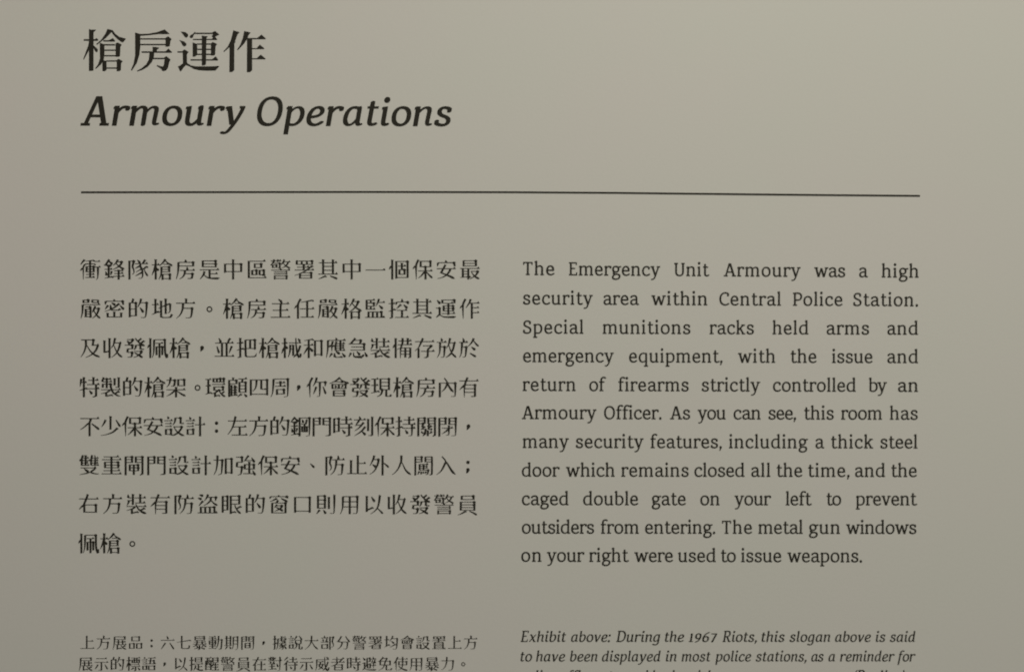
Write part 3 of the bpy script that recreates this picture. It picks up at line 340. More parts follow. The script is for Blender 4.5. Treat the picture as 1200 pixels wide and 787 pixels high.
    '置': (13.0, [[1, 1, 1, 76, 183, 76, 156], [0, 1, 2, 98, 155, 169, 155], [1, 2, 2, 170, 182, 170, 155], [0, 2, 2, 32, 183, 170, 183], [1, 2, 2, 32, 184, 32, 155], [0, 2, 1, 32, 155, 98, 155], [2, 2, 1, 45, 108, 92, 111, 151, 110, 154, 107, 154, 26], [1, 2, 1, 45, 108, 45, 26], [0, 1, 1, 45, 68, 154, 68], [0, 0, 0, 13, 132, 184, 132], [2, 1, 1, 98, 153, 92, 111], [0, 0, 0, 11, 25, 188, 25], [1, 1, 1, 123, 182, 123, 156], [0, 1, 1, 45, 48, 154, 48], [0, 1, 1, 45, 88, 154, 88]]),
    '署': (13.5, [[1, 2, 2, 162, 75, 162, 26], [0, 2, 2, 60, 26, 163, 26], [1, 1, 2, 60, 72, 60, 26], [0, 1, 1, 60, 51, 163, 51], [1, 1, 1, 76, 182, 76, 154], [0, 1, 2, 94, 152, 168, 152], [1, 2, 2, 170, 182, 170, 153], [0, 2, 2, 32, 182, 170, 182], [1, 2, 2, 31, 184, 31, 153], [0, 2, 1, 31, 152, 94, 152], [0, 0, 0, 11, 100, 188, 100], [1, 1, 1, 123, 182, 123, 154], [1, 0, 1, 94, 148, 94, 100], [0, 0, 0, 32, 126, 146, 126], [2, 0, 0, 174, 140, 120, 98, 66, 68, 10, 50], [0, 1, 1, 64, 75, 162, 75]]),
    '者': (15.0, [[2, 2, 0, 94, 114, 78, 104, 73, 94, 10, 74], [1, 1, 2, 93, 125, 93, 114], [0, 1, 2, 73, 93, 155, 93], [1, 2, 2, 156, 92, 156, 26], [0, 2, 2, 60, 26, 156, 26], [1, 1, 2, 60, 90, 60, 26], [0, 0, 1, 28, 165, 144, 165], [2, 0, 1, 86, 197, 86, 136, 92, 125], [0, 0, 0, 10, 126, 188, 126], [0, 1, 1, 60, 60, 156, 60], [2, 0, 1, 174, 186, 126, 138, 123, 128]]),
    '衝': (13.5, [[1, 1, 1, 98, 183, 98, 34], [0, 1, 1, 66, 108, 130, 108], [0, 2, 1, 66, 131, 98, 131], [1, 2, 2, 66, 130, 66, 84], [0, 2, 2, 66, 84, 130, 84], [1, 2, 2, 130, 130, 130, 85], [0, 1, 2, 98, 131, 130, 131], [2, 0, 0, 134, 189, 59, 180], [2, 1, 0, 168, 127, 168, 26, 151, 13], [2, 0, 0, 142, 156, 63, 156, 47, 148, 38, 132, 34, 116, 36, 108, 36, 13], [0, 0, 0, 142, 178, 189, 178], [0, 0, 0, 140, 127, 193, 127], [0, 0, 0, 55, 33, 140, 33], [2, 1, 0, 34, 116, 24, 112, 8, 93], [2, 0, 0, 47, 194, 11, 150], [0, 0, 0, 60, 60, 137, 60]]),
    '裝': (14.5, [[2, 0, 2, 24, 193, 27, 162], [0, 2, 1, 27, 162, 68, 162], [1, 0, 0, 68, 197, 68, 98], [2, 0, 0, 94, 105, 110, 70, 125, 52, 136, 48, 142, 39, 155, 32, 177, 23, 190, 22], [0, 0, 1, 18, 138, 68, 138], [2, 1, 0, 32, 138, 29, 119, 14, 94], [0, 0, 0, 83, 162, 186, 162], [2, 1, 0, 86, 82, 81, 73, 60, 60, 11, 48], [1, 1, 0, 59, 60, 59, 15], [0, 0, 0, 88, 116, 182, 116], [2, 0, 1, 114, 37, 73, 26, 59, 26], [0, 0, 0, 10, 84, 190, 84], [1, 0, 1, 134, 197, 134, 118], [2, 0, 1, 174, 70, 136, 48]]),
    '製': (13.5, [[1, 0, 0, 62, 190, 62, 95], [2, 1, 2, 30, 178, 22, 168, 24, 154], [0, 2, 0, 24, 154, 111, 154], [1, 2, 0, 26, 133, 26, 100], [0, 2, 2, 26, 133, 98, 133], [2, 2, 0, 98, 133, 98, 104, 114, 63, 127, 48, 136, 46, 142, 38, 167, 26, 188, 23], [0, 0, 0, 10, 82, 188, 82], [1, 0, 0, 133, 186, 133, 120], [0, 0, 2, 139, 104, 170, 104], [1, 0, 2, 170, 195, 170, 106], [2, 1, 0, 88, 80, 84, 70, 57, 55, 10, 46], [0, 0, 1, 86, 105, 98, 105], [2, 0, 1, 34, 195, 30, 178], [0, 1, 0, 30, 177, 104, 177], [2, 0, 1, 173, 70, 136, 46], [1, 1, 2, 57, 55, 57, 24], [2, 0, 2, 111, 36, 58, 24]]),
    '計': (14.5, [[0, 0, 0, 21, 104, 86, 104], [0, 0, 0, 12, 156, 96, 156], [1, 0, 0, 142, 194, 142, 13], [0, 0, 0, 21, 130, 87, 130], [0, 0, 0, 94, 120, 190, 120], [1, 2, 1, 29, 77, 29, 32], [0, 2, 2, 30, 77, 80, 77], [1, 2, 2, 80, 76, 80, 32], [0, 1, 2, 29, 32, 79, 32], [2, 0, 0, 46, 189, 58, 168]]),
    '設': (14.5, [[2, 0, 0, 38, 195, 49, 173], [0, 0, 2, 90, 101, 166, 101], [2, 2, 2, 166, 101, 167, 90, 140, 52, 118, 36, 88, 22, 70, 32, 24, 32], [1, 2, 2, 24, 77, 24, 32], [0, 2, 2, 24, 77, 70, 77], [1, 2, 1, 70, 77, 70, 32], [0, 0, 0, 9, 156, 86, 156], [2, 1, 0, 102, 101, 100, 88, 124, 56, 162, 29, 178, 23, 190, 23], [2, 2, 0, 110, 182, 106, 145, 85, 116], [0, 2, 2, 110, 182, 156, 182], [1, 2, 2, 157, 182, 157, 132], [0, 2, 0, 158, 130, 188, 130], [0, 0, 0, 18, 104, 77, 104], [0, 0, 0, 18, 130, 77, 130]]),
    '語': (14.0, [[0, 0, 0, 85, 182, 188, 182], [0, 0, 0, 80, 106, 192, 106], [2, 1, 1, 125, 181, 114, 106], [0, 0, 0, 8, 156, 82, 156], [0, 0, 0, 16, 130, 76, 130], [2, 0, 0, 38, 195, 49, 173], [1, 2, 1, 23, 77, 23, 32], [0, 2, 2, 24, 77, 70, 77], [1, 2, 2, 69, 77, 69, 32], [0, 1, 2, 23, 32, 69, 32], [0, 0, 2, 90, 148, 165, 148], [1, 2, 1, 165, 148, 165, 106], [0, 0, 0, 16, 104, 76, 104], [1, 2, 1, 98, 79, 98, 28], [0, 2, 2, 99, 78, 172, 78], [1, 2, 2, 172, 78, 172, 28], [0, 1, 2, 98, 28, 172, 28]]),
    '說': (14.0, [[0, 0, 0, 16, 130, 72, 130], [2, 0, 0, 116, 192, 81, 135], [0, 0, 0, 8, 156, 78, 156], [1, 2, 1, 22, 77, 22, 32], [0, 2, 2, 22, 77, 66, 77], [1, 2, 2, 66, 77, 66, 32], [0, 1, 2, 22, 32, 66, 32], [2, 0, 2, 146, 194, 180, 146], [2, 2, 2, 180, 146, 169, 136, 169, 91], [0, 1, 2, 116, 91, 169, 91], [0, 1, 1, 94, 136, 169, 136], [0, 0, 0, 16, 104, 72, 104], [1, 1, 2, 148, 90, 148, 24], [0, 2, 2, 149, 22, 178, 22], [2, 0, 2, 184, 51, 182, 30, 178, 22], [2, 0, 0, 36, 195, 46, 174], [2, 1, 0, 116, 90, 114, 68, 106, 44, 96, 31, 77, 18], [0, 2, 1, 100, 91, 116, 91], [2, 1, 2, 94, 141, 100, 127, 100, 91]]),
    '警': (11.0, [[2, 1, 0, 168, 174, 164, 160, 151, 141, 132, 127, 109, 118], [2, 1, 0, 122, 166, 138, 144, 154, 132, 173, 121, 188, 118], [0, 0, 2, 8, 145, 62, 145], [1, 2, 1, 63, 145, 63, 125], [0, 0, 0, 14, 99, 186, 99], [0, 1, 0, 127, 175, 189, 175], [2, 2, 0, 122, 166, 116, 164, 104, 148], [2, 0, 2, 135, 195, 130, 190, 122, 166], [0, 0, 0, 38, 64, 162, 64], [0, 0, 0, 38, 81, 162, 81], [0, 0, 0, 10, 183, 106, 183], [1, 2, 0, 46, 48, 46, 14], [0, 1, 1, 46, 46, 154, 46], [1, 2, 0, 154, 46, 154, 14], [0, 1, 1, 46, 23, 154, 23], [2, 0, 1, 90, 116, 106, 100], [1, 0, 0, 40, 197, 40, 172], [1, 0, 0, 74, 197, 74, 172], [2, 1, 0, 36, 178, 26, 160, 8, 144], [0, 1, 1, 32, 162, 92, 162], [1, 2, 1, 92, 162, 90, 120], [0, 1, 1, 72, 118, 90, 118], [1, 2, 1, 28, 146, 28, 122], [0, 1, 1, 28, 124, 63, 124]]),
    '運': (13.5, [[1, 1, 0, 123, 154, 123, 48], [1, 2, 1, 167, 131, 167, 108], [0, 2, 2, 80, 131, 166, 131], [1, 2, 2, 80, 131, 80, 86], [0, 2, 2, 78, 85, 166, 85], [1, 1, 2, 167, 108, 167, 84], [0, 0, 2, 9, 111, 43, 111], [1, 2, 1, 43, 110, 43, 50], [2, 1, 0, 43, 50, 32, 45, 12, 24], [2, 0, 0, 20, 184, 49, 150], [0, 0, 0, 62, 61, 186, 61], [0, 1, 1, 78, 108, 168, 108], [2, 2, 0, 177, 184, 181, 153], [0, 2, 2, 69, 184, 177, 184], [1, 2, 0, 68, 184, 68, 153], [0, 0, 0, 76, 154, 168, 154], [2, 1, 0, 43, 50, 68, 34, 92, 28, 176, 28, 192, 33]]),
    '避': (13.5, [[0, 0, 0, 122, 85, 188, 85], [2, 0, 0, 176, 156, 165, 127, 154, 111, 154, 42], [2, 0, 1, 149, 197, 156, 166], [0, 0, 0, 121, 166, 190, 166], [2, 0, 0, 18, 186, 46, 151], [0, 0, 2, 9, 114, 39, 114], [1, 2, 1, 39, 113, 39, 46], [2, 1, 0, 39, 46, 70, 31, 92, 26, 178, 26, 192, 32], [0, 1, 2, 73, 102, 111, 102], [1, 2, 2, 111, 103, 111, 51], [0, 2, 2, 78, 51, 111, 51], [2, 2, 2, 72, 181, 69, 110, 78, 94, 78, 51], [0, 2, 2, 72, 181, 108, 181], [1, 2, 2, 108, 181, 108, 136], [0, 1, 2, 72, 136, 108, 136], [2, 1, 0, 73, 102, 66, 96, 53, 61], [2, 0, 0, 136, 156, 143, 128], [2, 1, 0, 39, 46, 9, 22], [0, 0, 0, 119, 119, 190, 119]]),
    '部': (14.5, [[2, 0, 1, 59, 196, 64, 167], [0, 0, 0, 16, 166, 110, 166], [2, 2, 0, 177, 177, 158, 120, 176, 90, 178, 60, 169, 50, 147, 45], [0, 2, 2, 132, 178, 177, 178], [1, 2, 0, 132, 179, 132, 13], [2, 0, 0, 38, 157, 47, 121], [0, 0, 0, 10, 112, 114, 112], [2, 0, 1, 93, 157, 80, 112], [1, 2, 1, 28, 80, 28, 30], [0, 2, 2, 28, 80, 98, 80], [1, 2, 2, 98, 80, 98, 30], [0, 1, 2, 28, 30, 98, 30]]),
    '醒': (12.5, [[0, 0, 0, 96, 24, 192, 24], [0, 0, 0, 10, 182, 94, 182], [2, 1, 2, 40, 182, 40, 108, 30, 90], [0, 1, 2, 18, 90, 30, 90], [1, 0, 1, 144, 116, 144, 25], [0, 1, 0, 112, 92, 186, 92], [1, 2, 0, 86, 144, 86, 24], [0, 2, 2, 20, 144, 86, 144], [1, 2, 0, 19, 144, 19, 22], [2, 0, 1, 118, 115, 112, 92, 100, 76, 78, 66, 18, 66], [0, 0, 0, 105, 60, 182, 60], [1, 1, 2, 175, 154, 175, 125], [0, 2, 2, 110, 126, 174, 126], [1, 2, 2, 110, 182, 110, 126], [0, 2, 2, 110, 182, 174, 182], [1, 2, 1, 175, 182, 175, 154], [0, 1, 1, 110, 154, 175, 154], [2, 1, 1, 62, 182, 62, 98, 66, 95, 86, 94], [0, 1, 1, 18, 34, 86, 34]]),
    '重': (14.0, [[1, 1, 1, 98, 180, 98, 26], [0, 1, 1, 38, 106, 161, 106], [1, 1, 2, 160, 106, 160, 80], [0, 2, 2, 38, 82, 160, 82], [1, 2, 2, 40, 132, 40, 82], [0, 2, 2, 41, 132, 159, 132], [1, 2, 1, 160, 132, 160, 106], [0, 0, 0, 28, 180, 167, 180], [0, 0, 0, 10, 26, 190, 26], [0, 0, 0, 11, 155, 188, 155], [0, 0, 0, 25, 55, 177, 55]]),
    '鋒': (14.0, [[2, 1, 0, 116, 162, 133, 142, 156, 124, 180, 112, 193, 111], [2, 0, 0, 86, 41, 14, 26], [0, 0, 0, 100, 69, 183, 69], [2, 0, 1, 55, 196, 24, 147], [2, 1, 0, 50, 182, 85, 152], [0, 0, 0, 90, 43, 192, 43], [1, 1, 1, 50, 140, 50, 34], [1, 0, 0, 140, 104, 140, 13], [0, 0, 0, 98, 94, 183, 94], [0, 0, 0, 14, 106, 84, 106], [2, 0, 0, 23, 88, 31, 50], [2, 0, 0, 134, 194, 116, 162, 90, 141], [2, 0, 0, 77, 90, 68, 54], [2, 0, 0, 8, 145, 24, 147, 32, 141, 78, 140], [0, 1, 2, 125, 174, 167, 174], [2, 2, 0, 167, 174, 166, 162, 154, 144, 135, 128, 89, 104]]),
    '鋼': (12.5, [[0, 0, 0, 103, 127, 156, 127], [1, 1, 1, 135, 127, 135, 56], [2, 0, 0, 19, 88, 26, 50], [2, 0, 0, 48, 189, 8, 143], [2, 1, 0, 42, 180, 64, 164, 78, 148], [2, 0, 1, 156, 169, 146, 127], [1, 2, 0, 90, 182, 90, 13], [0, 2, 2, 90, 182, 180, 182], [2, 2, 0, 180, 182, 179, 27, 176, 22, 148, 16], [2, 1, 0, 16, 150, 26, 141, 70, 141], [0, 0, 0, 10, 107, 76, 107], [1, 0, 2, 156, 108, 156, 56], [0, 2, 2, 113, 57, 155, 57], [1, 0, 2, 113, 108, 113, 58], [2, 0, 0, 68, 90, 60, 53], [2, 0, 0, 79, 40, 10, 26], [2, 0, 0, 114, 169, 124, 137], [1, 1, 1, 43, 141, 43, 34]]),
    '門': (14.5, [[0, 2, 1, 115, 120, 174, 120], [1, 2, 2, 115, 180, 115, 121], [0, 2, 2, 115, 180, 174, 180], [1, 2, 2, 174, 180, 174, 26], [2, 2, 0, 173, 26, 162, 22, 134, 20], [0, 1, 1, 115, 152, 174, 152], [0, 1, 2, 26, 121, 82, 121], [1, 2, 2, 82, 180, 82, 122], [0, 2, 2, 26, 180, 82, 180], [1, 2, 0, 26, 180, 26, 13], [0, 1, 1, 26, 152, 82, 152]]),
    '閉': (14.0, [[0, 2, 1, 116, 125, 175, 125], [1, 2, 2, 116, 181, 116, 125], [0, 2, 2, 115, 181, 175, 181], [2, 2, 0, 175, 180, 174, 28, 170, 22, 136, 19], [0, 1, 1, 115, 154, 175, 154], [0, 0, 0, 49, 90, 151, 90], [2, 0, 0, 113, 115, 112, 30, 107, 26, 86, 26], [1, 2, 0, 25, 180, 25, 12], [0, 2, 2, 25, 181, 83, 181], [1, 2, 2, 82, 182, 82, 125], [0, 1, 2, 25, 125, 82, 125], [0, 1, 1, 25, 154, 83, 154], [2, 1, 0, 110, 86, 105, 78, 80, 56, 48, 37]]),
    '間': (13.5, [[0, 2, 1, 116, 125, 175, 125], [1, 2, 2, 116, 181, 116, 125], [0, 2, 2, 115, 181, 175, 181], [2, 2, 0, 175, 180, 174, 28, 170, 22, 139, 18], [0, 1, 1, 115, 154, 175, 154], [1, 2, 0, 25, 180, 25, 12], [0, 2, 2, 25, 181, 83, 181], [1, 2, 2, 82, 182, 82, 125], [0, 1, 2, 25, 125, 82, 125], [0, 1, 1, 25, 154, 83, 154], [1, 1, 2, 129, 68, 129, 38], [0, 2, 2, 68, 38, 128, 38], [1, 2, 2, 69, 98, 69, 38], [0, 2, 2, 70, 98, 128, 98], [1, 2, 1, 128, 98, 128, 68], [0, 1, 1, 68, 68, 129, 68]]),
    '閘': (13.0, [[2, 2, 0, 174, 24, 164, 22, 153, 13], [1, 2, 2, 176, 181, 176, 24], [0, 2, 2, 115, 181, 176, 181], [1, 2, 2, 116, 181, 116, 130], [0, 2, 1, 116, 130, 176, 130], [0, 1, 1, 115, 157, 176, 157], [1, 1, 0, 98, 107, 98, 16], [1, 1, 2, 137, 82, 137, 55], [0, 2, 2, 60, 55, 137, 55], [1, 2, 2, 61, 108, 61, 56], [0, 2, 2, 62, 108, 136, 108], [1, 2, 1, 137, 108, 137, 82], [1, 2, 0, 24, 181, 24, 12], [0, 2, 2, 24, 181, 83, 181], [1, 2, 2, 82, 182, 82, 130], [0, 1, 2, 24, 130, 82, 130], [0, 1, 1, 24, 157, 83, 157], [0, 1, 1, 60, 82, 138, 82]]),
    '闖': (11.5, [[2, 0, 0, 60, 51, 46, 21], [1, 0, 0, 78, 50, 78, 23], [2, 2, 0, 142, 62, 138, 28, 134, 24, 116, 22], [0, 2, 2, 64, 63, 142, 63], [1, 2, 2, 63, 114, 63, 64], [0, 2, 0, 62, 115, 143, 115], [0, 1, 0, 62, 98, 138, 98], [1, 2, 0, 24, 184, 24, 12], [0, 2, 2, 26, 183, 83, 183], [1, 2, 2, 82, 182, 82, 138], [0, 1, 2, 24, 137, 82, 137], [0, 1, 1, 24, 160, 83, 160], [2, 0, 0, 114, 51, 124, 35], [2, 0, 0, 96, 51, 101, 32], [1, 1, 1, 100, 114, 100, 64], [0, 1, 0, 62, 81, 138, 81], [2, 2, 0, 172, 22, 150, 18], [2, 2, 2, 115, 182, 174, 184, 176, 182, 176, 28, 172, 22], [1, 2, 2, 116, 182, 116, 138], [0, 2, 1, 117, 138, 176, 138], [0, 1, 1, 115, 160, 176, 160]]),
    '關': (13.0, [[2, 2, 0, 174, 24, 165, 22, 156, 13], [1, 2, 2, 176, 181, 176, 24], [0, 2, 2, 116, 182, 176, 182], [1, 2, 2, 115, 182, 115, 134], [2, 2, 2, 115, 134, 123, 132], [2, 2, 2, 123, 132, 124, 122, 110, 102], [0, 2, 1, 110, 101, 126, 101], [0, 1, 1, 123, 132, 176, 132], [2, 0, 1, 93, 84, 84, 42], [0, 1, 1, 58, 80, 87, 80], [2, 1, 0, 84, 42, 80, 30, 61, 18], [2, 0, 2, 52, 61, 57, 54, 58, 44], [0, 2, 1, 58, 43, 84, 43], [2, 0, 0, 83, 106, 47, 73], [1, 2, 0, 24, 182, 24, 13], [0, 2, 2, 24, 182, 83, 182], [1, 2, 2, 83, 182, 83, 134], [0, 2, 2, 68, 133, 83, 133], [2, 2, 2, 68, 132, 68, 121, 56, 103], [2, 2, 2, 56, 103, 57, 101], [0, 2, 1, 57, 100, 72, 100], [2, 0, 0, 139, 90, 146, 72], [0, 2, 1, 113, 79, 142, 79], [2, 0, 2, 144, 113, 134, 102, 126, 100, 113, 80], [0, 1, 1, 24, 158, 83, 158], [1, 0, 0, 111, 70, 111, 16], [0, 1, 1, 24, 132, 68, 132], [0, 1, 1, 115, 158, 176, 158], [2, 0, 2, 147, 62, 141, 54, 141, 44], [0, 1, 2, 111, 44, 141, 44]]),
    '防': (14.5, [[0, 0, 0, 74, 156, 190, 156], [2, 1, 0, 113, 156, 112, 112, 102, 69, 87, 41, 62, 19], [2, 2, 0, 170, 112, 164, 30, 158, 22, 125, 20], [0, 1, 2, 112, 112, 170, 112], [2, 0, 1, 128, 195, 134, 174, 130, 156], [2, 2, 0, 66, 179, 51, 128, 66, 102, 68, 78, 64, 68, 50, 56], [0, 2, 2, 23, 180, 66, 180], [1, 2, 0, 23, 181, 23, 13]]),
    '隊': (14.0, [[2, 1, 0, 118, 138, 73, 114], [2, 1, 0, 118, 138, 139, 100, 142, 48, 138, 36, 130, 26, 102, 24], [2, 0, 0, 185, 132, 167, 125, 153, 111, 125, 108, 81, 81], [0, 0, 0, 72, 157, 190, 157], [2, 1, 1, 118, 156, 122, 148, 118, 138], [2, 1, 0, 153, 111, 168, 74, 188, 45], [2, 0, 1, 165, 194, 148, 168, 145, 157], [2, 0, 1, 94, 192, 114, 172, 112, 164, 118, 156], [2, 1, 0, 141, 82, 75, 46], [1, 2, 0, 22, 181, 22, 13], [0, 2, 2, 22, 181, 62, 181], [2, 2, 0, 62, 178, 48, 130, 61, 106, 64, 82, 61, 72, 48, 59]]),
    '雙': (12.5, [[2, 0, 2, 126, 196, 116, 152, 117, 104], [0, 2, 0, 117, 104, 188, 104], [0, 1, 0, 119, 169, 185, 169], [2, 1, 1, 151, 78, 148, 68, 118, 48, 114, 40], [2, 2, 0, 92, 40, 88, 35, 70, 30, 13, 19], [2, 2, 0, 92, 40, 114, 40, 123, 34, 169, 24, 187, 27], [2, 2, 0, 21, 154, 12, 141], [0, 2, 2, 21, 153, 30, 153], [2, 0, 2, 44, 195, 36, 178, 30, 152], [0, 1, 0, 34, 169, 97, 169], [1, 0, 1, 67, 196, 67, 104], [1, 1, 2, 32, 152, 32, 103], [0, 2, 0, 33, 103, 100, 103], [0, 1, 0, 32, 125, 93, 125], [2, 1, 1, 55, 78, 61, 64, 88, 48, 92, 40], [0, 2, 0, 108, 147, 182, 147], [2, 2, 1, 108, 154, 100, 146, 39, 147, 30, 152], [2, 0, 1, 148, 194, 154, 178, 152, 104], [0, 0, 0, 20, 80, 164, 80], [0, 1, 0, 117, 125, 182, 125]]),
    '顧': (12.5, [[0, 2, 1, 119, 150, 144, 150], [1, 2, 2, 119, 150, 119, 60], [0, 2, 2, 119, 60, 176, 60], [1, 2, 2, 176, 150, 176, 60], [0, 1, 2, 144, 150, 176, 150], [0, 1, 1, 119, 120, 176, 120], [1, 2, 0, 26, 168, 26, 16], [0, 2, 2, 26, 168, 92, 168], [1, 2, 2, 93, 168, 93, 138], [0, 1, 2, 26, 137, 94, 137], [0, 1, 0, 48, 32, 104, 32], [0, 1, 0, 48, 78, 100, 78], [1, 0, 1, 62, 194, 62, 168], [2, 0, 0, 137, 44, 103, 18], [1, 0, 0, 47, 126, 47, 23], [2, 1, 1, 46, 88, 35, 83, 26, 84], [1, 0, 1, 78, 124, 78, 32], [0, 1, 0, 48, 56, 100, 56], [0, 0, 0, 107, 181, 190, 181], [2, 1, 1, 147, 180, 144, 150], [0, 1, 1, 119, 90, 176, 90], [0, 1, 0, 50, 102, 102, 102], [2, 0, 0, 161, 44, 188, 18]]),
}

# the four heading characters, cut as outlines (tenths of a pixel-size unit, y down)
HEADING_HAN = [
  [[(143,93),(170,102),(205,100),(228,103),(198,130),(197,575),(180,583),(143,583)],
   [(82,212),(212,213),(232,199),(252,216),(252,228),(238,232),(82,231)],
   [(150,232),(150,330),(120,385),(82,454),(76,447),(105,365),(134,290),(146,232)],
   [(192,282),(225,308),(248,332),(245,357),(228,366),(213,346),(194,310)],
   [(360,92),(425,108),(405,132),(340,200),(235,279),(229,269),(290,215),(335,150)],
   [(395,104),(425,112),(455,152),(500,185),(578,206),(543,250),(520,244),(470,205),(425,157)],
   [(312,224),(375,224),(425,200),(452,232),(445,240),(312,240)],
   [(270,253),(325,273),(325,385),(318,450),(280,512),(222,561),(217,553),(250,505),(272,440)],
   [(320,270),(450,270),(450,286),(320,286)],
   [(455,262),(480,250),(528,276),(512,300),(508,408),(495,418),(456,418)],
   [(322,334),(460,334),(460,348),(322,348)], [(320,398),(460,398),(460,413),(320,413)],
   [(298,455),(350,468),(350,572),(330,586),(301,586)], [(345,460),(472,460),(472,474),(345,474)],
   [(468,457),(490,441),(540,470),(521,492),(518,572),(500,586),(468,586)], [(345,543),(472,543),(472,557),(345,557)]],
  [[(685,135),(745,151),(840,148),(940,130),(1030,98),(1090,150),(1060,153),(960,152),(850,165),(745,173)],
   [(683,134),(745,158),(745,300),(735,390),(705,490),(645,581),(634,575),(665,500),(684,400)],
   [(740,201),(1045,201),(1045,216),(740,216)],
   [(1040,197),(1070,178),(1112,210),(1098,235),(1092,290),(1070,300),(1040,299)],
   [(740,267),(1045,267),(1045,283),(740,283)],
   [(888,302),(930,304),(970,313),(940,336),(938,362),(888,362)],
   [(760,354),(1040,354),(1075,322),(1118,364),(1110,371),(760,371)],
   [(852,368),(908,368),(905,420),(880,480),(830,537),(770,571),(708,591),(705,582),(760,552),(815,505),(845,450)],
   [(895,430),(1020,430),(1050,410),(1100,450),(1085,480),(1070,545),(1050,575),(1018,587),(1000,580),(990,560),(935,525),(940,515),(985,528),(1008,533),(1020,515),(1030,446),(895,446)]],
  [[(1218,122),(1275,130),(1305,155),(1305,177),(1285,196),(1268,188),(1240,150)],
   [(1201,222),(1260,240),(1286,265),(1283,286),(1258,299),(1240,285),(1222,250)],
   [(1180,354),(1240,354),(1240,369),(1180,369)],
   [(1240,346),(1265,332),(1312,362),(1292,385),(1292,470),(1296,492),(1340,520),(1400,530),(1580,530),(1665,525),(1669,532),(1625,579),(1520,581),(1430,575),(1370,560),(1320,530),(1280,515),(1250,545),(1225,585),(1210,588),(1185,530),(1210,522),(1244,495)],
   [(1385,124),(1393,140),(1372,160),(1362,190),(1340,201),(1322,188),(1330,168),(1362,150)],
   [(1388,136),(1590,136),(1590,152),(1388,152)],
   [(1585,135),(1620,115),(1672,158),(1640,173),(1622,184),(1648,214),(1640,222),(1362,222),(1362,209),(1580,209),(1598,196),(1580,178),(1595,160)],
   [(1465,169),(1495,175),(1537,178),(1520,198),(1515,505),(1495,518),(1465,518)],
   [(1358,249),(1412,270),(1412,395),(1385,415),(1358,418)],
   [(1408,262),(1575,262),(1575,276),(1408,276)],
   [(1572,262),(1595,244),(1646,270),(1628,292),(1622,395),(1605,403),(1572,403)],
   [(1408,324),(1575,324),(1575,338),(1408,338)], [(1408,382),(1575,382),(1575,397),(1408,397)],
   [(1332,447),(1585,447),(1630,412),(1659,455),(1650,462),(1332,462)]],
  [[(1835,107),(1865,118),(1910,130),(1885,155),(1860,225),(1820,280),(1725,363),(1719,355),(1768,300),(1805,225)],
   [(1790,283),(1840,230),(1863,240),(1848,262),(1846,575),(1820,596),(1788,598)],
   [(1962,117),(2000,125),(2039,135),(2015,160),(2000,205),(1960,265),(1885,343),(1879,335),(1915,280),(1945,200)],
   [(1995,198),(2056,212),(2056,575),(2030,598),(1993,598)],
   [(1990,198),(2115,198),(2165,158),(2217,205),(2210,213),(1990,213)],
   [(2050,317),(2108,317),(2145,275),(2200,320),(2192,329),(2050,329)],
   [(2050,435),(2110,435),(2155,392),(2214,440),(2206,448),(2050,448)]],
]

